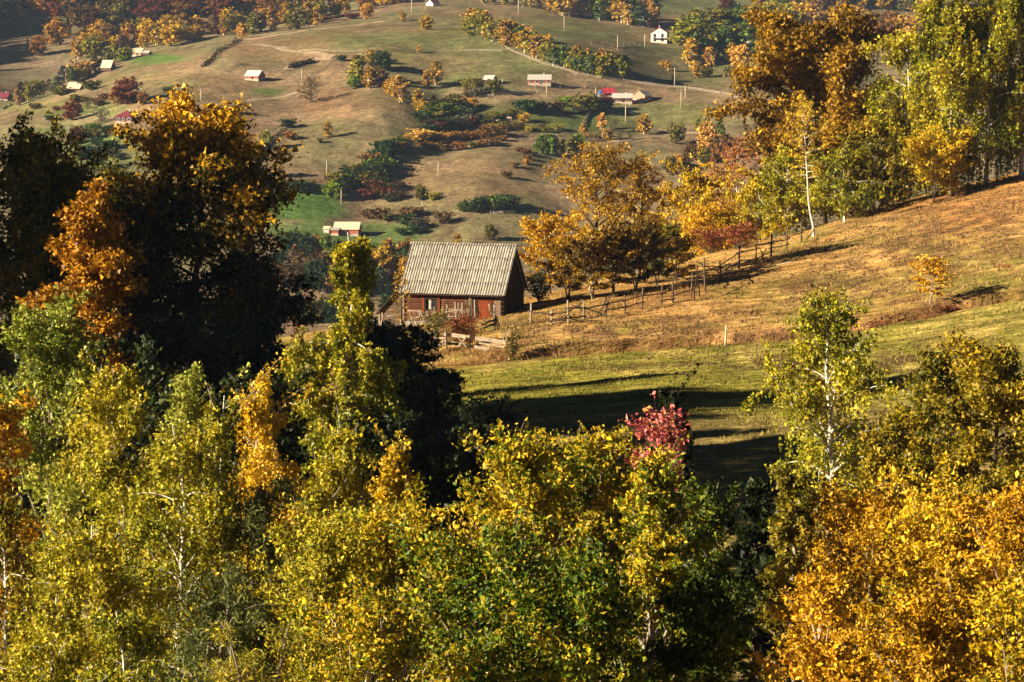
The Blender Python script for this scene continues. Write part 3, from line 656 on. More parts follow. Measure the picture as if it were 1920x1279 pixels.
# --- trees round the shaded hollow and the meadow (110 to 180 m)
mid = [
 (640, 119, 452, 104, 'weeper', 'yelgreen', 52*K, .105, 'birch_bark', 'weeping_birch', 'tall weeping birch with a narrow top tuft and drooping olive skirts', dict(bias=.55, grad=.25)),
 (368, 164, 184, 176, 'round', 'shadegold', 80*K, .19, 'bark', 'lime_tree', 'huge dark lime tree whose sunlit golden top stands above the shade', dict(grad=1.75, bias=.16, trunk_r=.34, mix=.45, spread=.075, base=.04, prof=prof_egg)),  # leaf colour darkens downward, painting the shade under the sunlit top
 (172, 146, 345, 98, 'round', 'orange', 36*K, .16, 'bark', 'maple_tree', 'orange maple glowing in front of the dark lime tree', dict(bias=.42, spread=.10, base=.05, prof=prof_egg)),
 (35, 162, 226, 118, 'aspen', 'olive', 34*K, .18, 'bark', 'alder_tree', 'dusky olive alder at the picture edge behind the orange maple', dict(bias=.45, shoots=18)),
 (225, 182, 300, 70, 'aspen', 'olive', 14*K, .16, 'bark', 'alder_tree', 'dusky olive alder squeezed between the orange maple and the lime tree', dict(bias=.35, shoots=10)),
 (118, 170, 282, 78, 'aspen', 'olive', 18*K, .17, 'bark', 'alder_tree', 'dusky olive alder just above the orange maple crown', dict(bias=.4, shoots=12)),
 (1562, 118, 548, 108, 'birch', 'yelgreen', 27*K, .10, 'birch_bark', 'birch_tree', 'lone slender birch rising in front of the sunny meadow', dict(bias=.62, base=.06, shoots=10)),
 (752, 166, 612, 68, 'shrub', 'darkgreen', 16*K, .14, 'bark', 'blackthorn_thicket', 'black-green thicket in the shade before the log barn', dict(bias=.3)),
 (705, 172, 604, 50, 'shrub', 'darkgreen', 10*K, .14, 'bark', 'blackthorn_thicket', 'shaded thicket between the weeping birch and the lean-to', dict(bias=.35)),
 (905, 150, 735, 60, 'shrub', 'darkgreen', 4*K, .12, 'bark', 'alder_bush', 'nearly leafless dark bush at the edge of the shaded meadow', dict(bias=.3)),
 (300, 112, 640, 110, 'round', 'darkgreen', 14*K, .17, 'bark', 'alder_tree', 'dark alder added for shade, hidden behind the yellow-green birches below the orange maple', dict(bias=.4)),  # hidden alders here and below are added to shade the hollow
 (470, 106, 700, 100, 'round', 'darkgreen', 14*K, .17, 'bark', 'alder_tree', 'dark alder added for shade behind the golden birch', dict(bias=.4)),
 (610, 128, 720, 90, 'round', 'darkgreen', 12*K, .16, 'bark', 'alder_tree', 'dark alder added for shade under the skirts of the weeping birch', dict(bias=.4)),
 (120, 100, 640, 120, 'round', 'darkgreen', 14*K, .17, 'bark', 'alder_tree', 'dark alder added for shade behind the tall pale green aspen', dict(bias=.4)),
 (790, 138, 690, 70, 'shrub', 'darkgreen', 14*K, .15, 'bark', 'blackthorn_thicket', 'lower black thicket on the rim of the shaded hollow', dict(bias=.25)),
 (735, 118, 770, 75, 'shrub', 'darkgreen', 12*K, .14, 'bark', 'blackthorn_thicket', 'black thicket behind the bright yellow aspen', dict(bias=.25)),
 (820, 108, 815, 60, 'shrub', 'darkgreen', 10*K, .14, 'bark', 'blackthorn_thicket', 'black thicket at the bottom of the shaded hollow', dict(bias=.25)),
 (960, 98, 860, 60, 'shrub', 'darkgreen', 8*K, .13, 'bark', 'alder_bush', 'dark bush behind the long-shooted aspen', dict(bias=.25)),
 (330, 132, 592, 105, 'round', 'darkgreen', 12*K, .19, 'bark', 'alder_tree', 'dark alder added for shade, merging with the black foot of the lime tree', dict(bias=.3)),  # this and the next two are further alders added to cast shade
 (450, 142, 600, 100, 'round', 'darkgreen', 12*K, .19, 'bark', 'alder_tree', 'dark alder added to cast shade, in the black shade beside the weeping birch', dict(bias=.3)),
 (545, 126, 690, 70, 'round', 'darkgreen', 9*K, .17, 'bark', 'alder_tree', 'low dark alder added for shade between the golden birch and the weeping birch', dict(bias=.3)),
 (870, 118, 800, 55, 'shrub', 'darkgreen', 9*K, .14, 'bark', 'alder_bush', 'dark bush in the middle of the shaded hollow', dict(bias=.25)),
 (1425, 84, 905, 55, 'round', 'darkgreen', 9*K, .13, 'bark', 'alder_bush', 'dark bush added to fill the black hollow', dict(bias=.3)),  # bush added to keep the gap in the hollow dark
]
for i, (px, D, yt, hw, sty, pl, n, ls, bk, nm, lb, ex) in enumerate(mid):
    tree_px(px, D, yt, hw, sty, pl, n, ls * 1.25, bk, nm, lb, 200 + i, cat='bush' if ('bush' in nm or 'thicket' in nm) else 'tree', **ex)
# unseen trees added outside the frame to shade the lime tree and the hollow
SHADE = [(160.5, 40, 1.0, 6.5, 'tall dark shade tree added unseen outside the frame beside the lime tree'), (162, 55, 3.5, 7.0, 'tallest dark shade tree added unseen outside the frame behind another'), (166, 47, 1.0, 5.0, 'dark shade tree added unseen outside the frame farthest up the bank'),
         (123, 46, 6.5, 6.0, 'dark shade tree added unseen outside the frame nearest the tall pale aspen'), (131, 48, 9.0, 7.0, 'dark tree added unseen outside the frame in the middle of the shading row'), (137, 52, 8.0, 4.5, 'slimmer dark shade tree added unseen outside the frame towards the orange maple'), (153, 44, 0.0, 4.5, 'slimmer dark shade tree added unseen outside the frame towards the dark alder')]
for sd, (perp, xx, top, R, lb) in enumerate(SHADE):
    x = -xx; y = (perp + math.cos(SUN_AZ) * x) / math.sin(SUN_AZ); sd += 301
    zb = ground_z(x, y) - 0.2
    plant_tree('alder_tree', lb, 'tree', (x, y, zb), top - zb, R, 'round', 'darkgreen', 12*K, .5, 'bark', sd)
# --- trees along the ridge behind the barn
RG = 'trees along the ridge fence'
ridge = [
 (1032, 266, 392, 66, 'sparse', 'gold', 9*K, .17, 'bark', 'apple_tree', 'golden tree rising just behind the dark gable of the barn', dict(bias=.5)),
 (1118, 257, 266, 88, 'sparse', 'brown', 13000, .145, 'bark', 'cherry_tree', 'tall golden-brown tree with dark open branches behind the barn', dict(bias=.75, trunk_r=.26, twig_tubes=420)),
 (1198, 262, 284, 50, 'sparse', 'brown', 6500, .145, 'bark', 'cherry_tree', 'slimmer golden-brown tree with dark twigs next to the tallest by the barn', dict(bias=.75, twig_tubes=380)),
 (1066, 247, 440, 40, 'row', 'brown', 5*K, .15, 'bark', 'plum_tree', 'low orange-brown plum with many stems nearest the barn gable', dict(bias=.42)),
 (1112, 245, 428, 44, 'row', 'brown', 8*K, .15, 'grey_bark', 'plum_tree', 'olive-brown plum with pale stems behind the crossed fence rails', dict(bias=.30)),
 (1152, 247, 416, 46, 'row', 'brown', 8*K, .15, 'bark', 'plum_tree', 'rust-topped plum in the middle of the fence row', dict(bias=.32)),
 (1192, 249, 412, 46, 'row', 'brown', 8*K, .15, 'bark', 'plum_tree', 'dark-stemmed plum with a fanned fork beside the fence', dict(bias=.22)),
 (1232, 252, 420, 42, 'row', 'olive', 5*K, .15, 'bark', 'plum_tree', 'olive plum with crooked stems farther up the fence', dict(bias=.4)),
 (1268, 256, 436, 34, 'row', 'brown', 4*K, .15, 'bark', 'plum_tree', 'last small plum of the row before the fence climbs', dict(bias=.55)),
 (1300, 318, 300, 82, 'birch', 'yellow', 16*K, .19, 'birch_bark', 'birch_tree', 'bright yellow-green birch just up the ridge from the plum row', dict(bias=.6)),
 (1352, 332, 275, 60, 'sparse', 'yellow', 6000, .16, 'pale_bark', 'aspen_tree', 'nearly bare aspen with pale curving limbs behind the yellow birch', dict(bias=.7, twig_tubes=260)),
 (1392, 330, 250, 58, 'sparse', 'rust', 6000, .16, 'pale_bark', 'aspen_tree', 'pinkish thin-leaved aspen with white limbs at the end of the oak', dict(bias=.9, twig_tubes=260)),
 (1345, 303, 365, 64, 'round', 'gold', 13*K, .16, 'bark', 'maple_tree', 'small glowing golden maple above the red brambles', dict(bias=.5)),
 (1425, 302, 310, 70, 'birch', 'yellow', 14*K, .18, 'birch_bark', 'birch_tree', 'yellow-green birch above the end of the red brambles', dict(bias=.5)),
 (1478, 300, 275, 72, 'birch', 'yelgreen', 15*K, .18, 'birch_bark', 'birch_tree', 'soft yellow-green birch just in front of the oak', dict(bias=.62)),
 (1528, 283, 172, 42, 'sparse', 'yellow', 3200, .15, 'birch_bark', 'birch_tree', 'leaning white-trunked birch with a bare forked top before the oak', dict(bias=.6, lean=(-.12, 0), trunk_r=.12, twig_tubes=200, base=.45)),
 (1585, 293, 275, 70, 'birch', 'yelgreen', 13*K, .18, 'birch_bark', 'birch_tree', 'small green-gold birch under the oak beside the leaning birch', dict(bias=.5)),
 (1640, 294, 250, 70, 'birch', 'olive', 14*K, .18, 'birch_bark', 'birch_tree', 'olive birch with thin white stems under the oak', dict(bias=.55)),
 (1548, 312, 18, 140, 'round', 'brown', 70*K, .29, 'bark', 'oak_tree', 'great brown-gold oak crowning the ridge', dict(bias=.46, trunk_r=.42, spread=.075, base=.06)),
 (1655, 308, 165, 100, 'round', 'olive', 24*K, .26, 'bark', 'oak_tree', 'lower olive-gold oak beside the great brown one', dict(bias=.7)),
 (1705, 304, 60, 80, 'birch', 'yelgreen', 20*K, .22, 'birch_bark', 'birch_tree', 'airy yellow-green birch between the oak and the tall white-stemmed birches', dict(bias=.68)),
 (1790, 293, -70, 68, 'birch', 'yelgreen', 30*K, .21, 'birch_bark', 'birch_tree', 'tall birch with a long slanting white stem, first of three on the pasture edge', dict(bias=.55, lean=(-.05, 0), trunk_r=.2)),
 (1853, 294, -120, 72, 'birch', 'yelgreen', 32*K, .21, 'birch_bark', 'birch_tree', 'tall drooping birch in the middle of three on the pasture edge', dict(bias=.48, trunk_r=.2)),
 (1920, 295, -100, 66, 'birch', 'yelgreen', 26*K, .21, 'birch_bark', 'birch_tree', 'tall birch cut by the picture edge, last of three on the pasture edge', dict(bias=.45, trunk_r=.2)),
 (1752, 290, 235, 60, 'shrub', 'yellow', 11*K, .17, 'bark', 'hazel_bush', 'yellow hazel bush at the foot of the tall white-stemmed birches', dict(bias=.5)),
 (1745, 217, 476, 34, 'sparse', 'gold', 2600, .13, 'grey_bark', 'cherry_tree', 'small lone golden tree in the open meadow', dict(bias=.6, base=.3, twig_tubes=300)),
 (866, 222, 588, 32, 'shrub', 'rust', 3500, .09, 'bark', 'rose_bush', 'reddish rose bush before the barn door', dict(bias=.5, twig_tubes=300)),
 (815, 222, 580, 24, 'shrub', 'olive', 1500, .09, 'bark', 'rose_bush', 'thin olive bush by the fallen picket fence', dict(bias=.5, twig_tubes=200)),
 (757, 228, 505, 20, 'sparse', 'gold', 420, .10, 'bark', 'elder_bush', 'thin sapling with scattered yellow leaves against the lean-to', dict(bias=.7, twig_tubes=220)),
 (962, 214, 618, 14, 'shrub', 'olive', 800, .09, 'bark', 'rose_bush', 'small olive bush at the end of the pale board fence', dict(bias=.4)),
 (1900, 232, 500, 26, 'shrub', 'rust', 3500, .10, 'bark', 'bramble_bush', 'red-brown bramble bush on the pasture bank at the picture edge', dict(bias=.55, twig_tubes=200)),
 (1775, 216, 572, 20, 'shrub', 'rust', 1500, .09, 'bark', 'bramble_bush', 'dark rusty bramble beside the small lone golden tree', dict(bias=.3, twig_tubes=150)),
 (1855, 220, 550, 20, 'shrub', 'olive', 1300, .09, 'bark', 'bramble_bush', 'dark bramble on the bank between the lone tree and the red-brown bush', dict(bias=.2, twig_tubes=150)),
 (1650, 213, 600, 26, 'shrub', 'rust', 1600, .08, 'bark', 'bramble_bush', 'low dark bramble in the meadow ditch beyond the lone birch', dict(bias=.25, twig_tubes=150)),
 (1330, 292, 425, 34, 'shrub', 'rust', 3000, .12, 'bark', 'bramble_bush', 'red bramble bush under the golden maple', dict(bias=.45)),
 (1385, 290, 415, 30, 'shrub', 'rust', 2600, .12, 'bark', 'bramble_bush', 'red bramble bush under the yellow-green birch', dict(bias=.5)),
 (1010, 252, 505, 26, 'shrub', 'darkgreen', 1800, .12, 'bark', 'elder_bush', 'dark tangled bush in the shade beside the barn gable', dict(bias=.2, twig_tubes=220)),
 (557, 232, 568, 12, 'shrub', 'rust', 500, .09, 'bark', 'rose_bush', 'small reddish bush by the stakes at the end of the lime tree', dict(bias=.5)),
]
for i, (px, D, yt, hw, sty, pl, n, ls, bk, nm, lb, ex) in enumerate(ridge):
    tree_px(px, D, yt, hw, sty, pl, n, ls * 1.25, bk, nm, lb, 400 + i, cat='bush' if 'bush' in nm else 'tree', group=RG if D > 243 and 'bush' not in nm else None, **ex)

# ------------------------------------------------------------------ grass, tall weeds, clods
def blades(name, n, region, h, w, cols, label, seed, cond=None, lean=0.5, parent=None):
    rs = np.random.RandomState(seed); u = rs.uniform(region[0], region[1], n * 3); D = np.sqrt(rs.uniform(region[2] ** 2, region[3] ** 2, n * 3))
    X = (u - 960) / F * D; Y = D
    if cond is not None:
        kp = cond(u, D, X, Y, rs); X = X[kp]; Y = Y[kp]
    X = X[:n]; Y = Y[:n]; Z = H(X, Y); n = len(X)
    hh = h * (0.5 + rs.rand(n)) * (0.45 + 1.5 * np.clip(VN2.fbm(X * 0.55 + 8, Y * 0.4 + 3, 3) - 0.3, 0, 1) ** 1.2 * 2.0); a = rs.rand(n) * 6.283
    d = np.column_stack([np.cos(a), np.sin(a), np.zeros(n)]); ld = rs.normal(size=(n, 3)) * lean * hh[:, None]; ld[:, 2] = 0
    B0 = np.column_stack([X, Y, Z - 0.02]); ww = (w * (0.5 + rs.rand(n)))[:, None]
    V = np.stack([B0 - d * ww, B0 + d * ww, B0 + ld + np.column_stack([np.zeros(n), np.zeros(n), hh])], 1).reshape(-1, 3)
    c = palette_pick(np.array(cols), rs.rand(n) * 0.6 + 0.4 * VN.fbm(X * 0.2, Y * 0.2, 2)) * np.exp(rs.normal(size=n) * 0.2)[:, None]
    o = link(name, mesh_np(name, V, np.arange(n * 3).reshape(n, 3), np.repeat(c, 3, axis=0)), M['grass'], parent)
    return tag(o, label, kind='stuff')
GS = [(0.22, 0.135, 0.045), (0.40, 0.26, 0.09), (0.56, 0.39, 0.16)]
GG = [(0.10, 0.105, 0.02), (0.20, 0.18, 0.036), (0.36, 0.28, 0.085)]
blades('grass', 60000, (560, 2000, 214, 305), 0.15, 0.04, GS, 'short straw-coloured grass of the sunny upper meadow', 1, cond=lambda u, D, X, Y, r: (u > 900) | (D < 262))
blades('grass', 60000, (640, 2000, 95, 213), 0.14, 0.05, GG, 'short yellow-green grass of the lower meadow', 2)
blades('dry_grass', 4000, (900, 2000, 208, 222), 0.55, 0.035, [(0.12, 0.06, 0.028), (0.24, 0.135, 0.058), (0.40, 0.26, 0.11)], 'tall tawny grass along the meadow ditch', 3, cond=lambda u, D, X, Y, r: np.abs(D - np.interp(u, DITCH_U, DITCH_D) - 0.6) < 0.9 + 1.2 * (VN(u * 0.03, u * 0) > 0.6), lean=0.3)
blades('dry_grass', 6000, (980, 1560, 228, 300), 0.45, 0.04, [(0.18, 0.08, 0.03), (0.32, 0.17, 0.07), (0.44, 0.28, 0.12)], 'tall dry grass under the ridge fence', 4, cond=lambda u, D, X, Y, r: np.abs(D - np.interp(u, [980, 1100, 1300, 1500, 1560], [232, 234, 246, 270, 276])) < 2.2, lean=0.3)
blades('dry_grass', 2200, (690, 1000, 212, 238), 0.32, 0.035, [(0.16, 0.08, 0.04), (0.30, 0.18, 0.08), (0.40, 0.28, 0.13)], 'dry weeds in the barn yard', 5, cond=lambda u, D, X, Y, r: VN.fbm(X * 0.5, Y * 0.5, 2) > 0.5, lean=0.35)
# clods of trampled earth
rs = np.random.RandomState(7); n = 60000
u = rs.uniform(900, 2000, n); D = np.sqrt(rs.uniform(180 ** 2, 285 ** 2, n)); X = (u - 960) / F * D; Z = H(X, D)
qx, qy = proj(X, D, Z); kp = rs.rand(n) < np.clip(soil_mask(qx, qy, X, D), 0, 1) * 0.85
X, Y, Z = X[kp], D[kp], Z[kp]; n = len(X)
s = 0.05 + 0.10 * rs.rand(n) ** 2
O = np.array([[1, 0, 0], [0, 1, 0], [-1, 0, 0], [0, -1, 0], [0, 0, 0.9]])
V = (O[None] * s[:, None, None] * (0.7 + 0.6 * rs.rand(n, 5, 1)) + np.column_stack([X, Y, Z - 0.01])[:, None, :]).reshape(-1, 3)
f = (np.array([[0, 1, 4], [1, 2, 4], [2, 3, 4], [3, 0, 4]])[None] + (np.arange(n) * 5)[:, None, None]).reshape(-1, 3)
cc = np.array([0.115, 0.062, 0.038]) * np.exp(rs.normal(size=n) * 0.25)[:, None]
tag(link('soil_clods', mesh_np('soil_clods', V, f, np.repeat(cc, 5, axis=0)), M['grass']), 'clods of trampled brown earth in the meadow', kind='stuff')
# ------------------------------------------------------------------ the log barn
RB = random.Random(5)
PHI = math.radians(-17)
fc = cast(849, 603, 200, 300)
back = np.array([math.sin(-PHI), math.cos(-PHI), 0])          # from the front wall towards the rear
org = fc + back * 3.0
barn = empty('log_barn', (org[0], org[1], fc[2] - 0.05), PHI, 'red-brown log barn with a steep grey corrugated roof and plank lean-to', 'barn')
HW, HD, EV, RISE = 4.42, 3.0, 2.55, 4.05      # half length, half depth, wall height, roof rise
mb = MB(); mb.box((0, 0, -0.45), (2 * HW + 0.1, 2 * HD + 0.1, 0.9)); mb.build('foundation', M['stone'], barn)
# a dark inner shell so that no light leaks between the logs
mb = MB(); mb.box((0, 0, 1.25), (2 * HW - 0.28, 2 * HD - 0.28, 2.5)); mb.build('inner_wall', M['dark_wood'], barn)
log_cache = {}
def log_mesh(L, r):
    key = (round(L, 2), r)
    if key not in log_cache:
        mb = MB(); n = 5; xs = np.linspace(-L / 2, L / 2, n)
        P = np.column_stack([xs, [RB.uniform(-.012, .012) for _ in xs], [RB.uniform(-.01, .01) for _ in xs]])
        mb.tube(P, [r * RB.uniform(.94, 1.06) for _ in xs], 8); log_cache[key] = mb.mesh('log', True)
        log_cache[key].materials.append(None)
    return log_cache[key]
def log(x0, x1, y, z, r, mat, along='x'):
    me = log_mesh(x1 - x0, r)
    o = bpy.data.objects.new('log', me); COL.objects.link(o); o.parent = barn
    o.material_slots[0].link = 'OBJECT'; o.material_slots[0].material = mat
    c = (x0 + x1) / 2
    if along == 'x': o.location = (c, y, z)
    else: o.location = (y, c, z); o.rotation_euler = (0, 0, math.pi / 2)
    return o
DOOR = (2.30, 3.55, 0.0, 2.02); WIN = (-2.45, -1.45, 1.05, 1.95)
nl = 13; st = EV / nl
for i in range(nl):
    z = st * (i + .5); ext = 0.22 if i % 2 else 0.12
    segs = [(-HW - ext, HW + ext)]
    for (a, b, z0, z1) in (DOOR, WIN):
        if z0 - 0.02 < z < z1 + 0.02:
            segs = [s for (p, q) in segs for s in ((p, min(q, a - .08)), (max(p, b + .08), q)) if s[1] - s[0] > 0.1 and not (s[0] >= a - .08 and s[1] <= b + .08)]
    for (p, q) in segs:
        log(p, q, -HD, z, st * .56, M['dark_wood'] if i >= nl - 1 else M['grey_log'] if p > 3 else (M['log'] if RB.random() < .85 else M['grey_log']))  # dark top course stands for the fascia board and painted eave shadow
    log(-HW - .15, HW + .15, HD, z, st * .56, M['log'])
    for sx in (-1, 1): log(-HD - (.12 if i % 2 else .22), HD + .12, sx * HW, z + st * .5 if i < nl - 1 else z, st * .56, M['dark_wood'] if sx > 0 else M['grey_log'], 'y')  # gable logs away from the sun are darkened, shade put into the colour
# door
door = MB(); door.box(((DOOR[0] + DOOR[1]) / 2, -HD - .02, 1.0), (DOOR[1] - DOOR[0] - .04, .05, 2.0)); dr = door.build('door', M['dark_wood'], barn)
nb = 6; bw = (DOOR[1] - DOOR[0] - .06) / nb
mb = MB(); mb.box((0, 0, 0), (bw - .018, .04, 1.96)); pm = mb.mesh('plank')
for i in range(nb):
    o = link('plank', pm, M['door'], dr, (DOOR[0] + .03 + bw * (i + .5), -HD - .07 - .008 * RB.random(), 1.0 + .015 * RB.uniform(-1, 1)))
mb = MB(); mb.bar((DOOR[1] - .22, -HD - .12, 1.0), (DOOR[1] - .22, -HD - .12, 1.2), .03, .03); mb.build('handle', M['dark_wood'], dr)
mb = MB()
for x in (DOOR[0] - .07, DOOR[1] + .07): mb.box((x, -HD - .06, 1.05), (.14, .16, 2.14))
mb.box(((DOOR[0] + DOOR[1]) / 2, -HD - .063, 2.10), (DOOR[1] - DOOR[0], .16, .13)); mb.build('door_frame', M['dark_wood'], barn)
# window
wx, wz = (WIN[0] + WIN[1]) / 2, (WIN[2] + WIN[3]) / 2
mb = MB()
for x in (WIN[0] - .07, WIN[1] + .07): mb.box((x, -HD - .07, wz), (.16, .16, WIN[3] - WIN[2] + .3))
mb.box((wx, -HD - .075, WIN[3] + .06), (WIN[1] - WIN[0], .15, .12)); mb.box((wx, -HD - .085, WIN[2] - .06), (WIN[1] - WIN[0], .17, .10))
wf = mb.build('window', M['dark_wood'], barn)
mb = MB(); mb.box((wx - .24, -HD + .01, wz), (.44, .02, WIN[3] - WIN[2])); mb.build('pane', M['dark_glass'], wf)
mb = MB(); mb.box((wx + .24, -HD + .01, wz), (.44, .02, WIN[3] - WIN[2])); mb.build('pane', M['dark_glass'], wf)
mb = MB(); mb.box((wx, -HD - .03, wz), (.05, .05, WIN[3] - WIN[2])); mb.build('mullion', M['grey_wood'], wf)
mb = MB(); mb.box((wx - .14, -HD - .008, wz - .02), (.14, .01, WIN[3] - WIN[2] - .08)); mb.build('curtain', M['curtain'], wf)
# shutters beside the window
for sx in (-1, 1):
    mb = MB(); mb.box((wx + sx * .72, -HD - .15, wz - .05), (.22, .04, WIN[3] - WIN[2] + .3)); mb.build('shutter', M['door'], barn)
# gable boards (both ends)
gm = {}
for sx in (-1, 1):
    n = 20; w = 2 * HD / n
    for i in range(n):
        y = -HD + w * (i + .5); h = max(.12, (1 - abs(y) / (HD + .5)) * RISE * 0.985 + RISE * .5 / (HD + .5) * 0 )
        k_ = round(abs(y), 3)
        if k_ not in gm:
            mb = MB(); mb.box((0, 0, h / 2), (.035, w - .02, h)); gm[k_] = mb.mesh('gable_board')
        link('gable_board', gm[k_], M['dark_wood'], barn, (sx * (HW + .02 + .006 * (i % 2)), y, EV))
# roof: corrugated sheets laid in four courses on each slope
OV = 0.62; ROOF_X = 4.78
slope_h = HD + OV; ang = math.atan2(RISE + RISE * 0 , slope_h)
eave_z = EV - 0.05; ridge_z = eave_z + RISE
Ls = math.hypot(slope_h, ridge_z - eave_z); rows, cols = 4, 8
sw = 2 * ROOF_X / cols; sl = Ls / rows
WAVE = sw / 5
def sheet_mesh(i):
    n = 5 * 8; xs = np.linspace(0, sw + WAVE * .5, n + 5); V = []
    ys = np.linspace(-.10, sl, 4)
    rr = random.Random(i); 
    for y in ys:
        for x in xs: V.append((x, y, .036 * math.cos(2 * math.pi * x / WAVE) + rr.uniform(-.002, .002)))
    m_ = len(xs); f = []
    for a in range(3):
        for b in range(m_ - 1): f.append((a * m_ + b, a * m_ + b + 1, (a + 1) * m_ + b + 1, (a + 1) * m_ + b))
    V = np.array(V); top = len(V); V2 = V.copy(); V2[:, 2] -= .012
    f = np.array(f); f2 = f[:, ::-1] + top
    e = []
    for b in range(m_ - 1): e.append((b, b + top, b + 1 + top, b + 1)); 
    for b in range(m_ - 1): q = 3 * m_ + b; e.append((q, q + 1, q + 1 + top, q + top))
    return mesh_np('roof_sheet', np.vstack([V, V2]), np.vstack([f, f2, np.array(e)]), smooth=True)
sheets = [sheet_mesh(i) for i in range(3)]
for side in (0, 1):
    roof = empty('roof', (0, 0, 0)); roof.parent = barn; roof.rotation_euler = (0, 0, math.pi * side)
    mb = MB()      # battens and bargeboards under the sheets
    for q in range(5):
        f_ = q / 4.0; mb.box((0, -slope_h * (1 - f_) * .985 - .02, eave_z + (ridge_z - eave_z) * f_ - .12), (2 * ROOF_X - .2, .07, .07))
    for x in (-ROOF_X + .06, ROOF_X - .06): mb.bar((x, -slope_h, eave_z - .12), (x, -.05, ridge_z - .13), .05, .16)
    mb.build('batten', M['dark_wood'], roof)
    for r in range(rows):
        for c in range(cols):
            o = link('roof_sheet', sheets[RB.randrange(3)], M['roof'], roof)
            yy = -slope_h + slope_h * (r * sl / Ls); zz = eave_z + (ridge_z - eave_z) * (r * sl / Ls)
            th = math.atan2(ridge_z - eave_z, slope_h) - 0.010
            o.location = (-ROOF_X + c * sw + RB.uniform(-.004, .004), yy + RB.uniform(-.012, .012), zz + .05 + .012 * (c % 2) + RB.uniform(0, .008))
            o.rotation_euler = (th + RB.uniform(-.006, .004), RB.uniform(-.004, .004), RB.uniform(-.003, .003))
mb = MB(); n = 82; xs = np.linspace(-ROOF_X, ROOF_X + WAVE * .4, n)
for i in range(n // 2):
    x = -ROOF_X + WAVE * i + WAVE * 0.0
    mb.bar((x, -.17, ridge_z - .08), (x, .02, ridge_z + .09), .12, .05); mb.bar((x, -.02, ridge_z + .075), (x, .17, ridge_z - .08), .12, .05)
mb.build('ridge_cap', M['roof'], barn)
# plank lean-to at the far end
LX0, LX1 = -HW - 2.35, -HW - .05
lean_wall = empty('lean_to', (0, 0, 0)); lean_wall.parent = barn
def lz(x): return 0.70 + (x - LX0) / (LX1 - LX0) * 2.65
n = 12; w = (LX1 - LX0) / n
for i in range(n):
    x = LX0 + w * (i + .5); h = lz(x) + .45
    mb = MB(); mb.box((0, 0, h / 2), (w - .02, .035, h)); mb.build('plank', M['old_wood'], lean_wall, loc=(x, -HD + .35 + .01 * (i % 3), -.5))
mb = MB(); mb.bar((LX0 + .05, HD - .3, -.4), (LX0 + .05, HD - .3, lz(LX0)), .14, .14)
mb.bar((LX0 - .02, -HD + .24, -.9), (LX0 - .02, -HD + .24, lz(LX0) + .02), .15, .15); mb.build('post', M['grey_wood'], lean_wall)
mb = MB(); mb.box(((LX0 + LX1) / 2, HD - .3, .9), (LX1 - LX0, .05, 1.8)); mb.build('rear_wall', M['dark_wood'], lean_wall)
L = math.hypot(LX1 - LX0 + .5, lz(LX1) - lz(LX0) + .4)
a_, b_ = np.array([LX0 - .30, 0, lz(LX0) - .22]), np.array([LX1 + .12, 0, lz(LX1) + .10])
mb = MB(); mb.bar(a_, b_, 2 * HD - .1, .09); mb.build('lean_to_roof', M['dark_wood'], lean_wall)

# ------------------------------------------------------------------ fences and stakes near the barn
def post_tube(mb, base, top, r, k_=6):
    P = np.linspace(0, 1, 4)[:, None] * (np.asarray(top) - np.asarray(base)) + np.asarray(base)
    P[1:3, 0] += np.random.RandomState(int(abs(base[0] * 97)) % 9999).normal(size=2) * 0.02
    mb.tube(P, [r * 1.05, r, r * .95, r * .85], k_)
def rail(mb, a, b, r, k_=6):
    a = np.asarray(a, float); b = np.asarray(b, float); P = np.linspace(0, 1, 5)[:, None] * (b - a) + a
    q = np.random.RandomState(int(abs(a[0] * 131 + a[1] * 17)) % 9999); P[1:4] += q.normal(size=(3, 3)) * 0.035
    mb.tube(P, r, k_)
def at_ground(px, py, D): return at(px, py, D)

# long pole fence that climbs the ridge: posts at (pixel, foot y, head y)
fence = empty('pole_fence', cast(1063, 607, 200), 0, 'old pole fence climbing the ridge beneath the trees', 'fence')
fl = np.array(fence.location)
fposts = [(996, 604, 569), (1034, 609, 580), (1066, 607, 563), (1094, 603, 566), (1136, 596, 560), (1172, 588, 553), (1203, 581, 540), (1240, 573, 536), (1262, 567, 528), (1296, 558, 512), (1323, 546, 483), (1352, 528, 490), (1385, 506, 459), (1417, 497, 447), (1446, 484, 440), (1475, 470, 430), (1503, 455, 418)]
pts = []
for i, (px, yf, yh) in enumerate(fposts):
    b = cast(px, yf, 205); t_ = at(px + RB.uniform(-3, 3), yh, b[1] + RB.uniform(-.1, .1)); pts.append((b, t_))
    mb = MB(); post_tube(mb, b - fl - np.array([0, 0, .3]), t_ - fl, .085 if i % 2 else .10)
    mb.build('post', M['grey_wood'] if i in (0, 1, 2, 3) else M['old_wood'], fence, smooth=True)
for i in range(len(pts) - 1):
    (b0, t0), (b1, t1) = pts[i], pts[i + 1]
    for f_ in ((.30, .68) if i % 3 else (.62,)):
        e = RB.uniform(-.12, .12); e2 = RB.uniform(-.12, .12)
        mb = MB(); rail(mb, b0 + (t0 - b0) * (f_ + e) - fl + np.array([-.25, -.1, 0]), b1 + (t1 - b1) * (f_ + e2) - fl + np.array([.25, -.1, 0]), .055)
        mb.build('rail', M['old_wood'] if i > 3 else M['dark_wood'], fence, smooth=True)
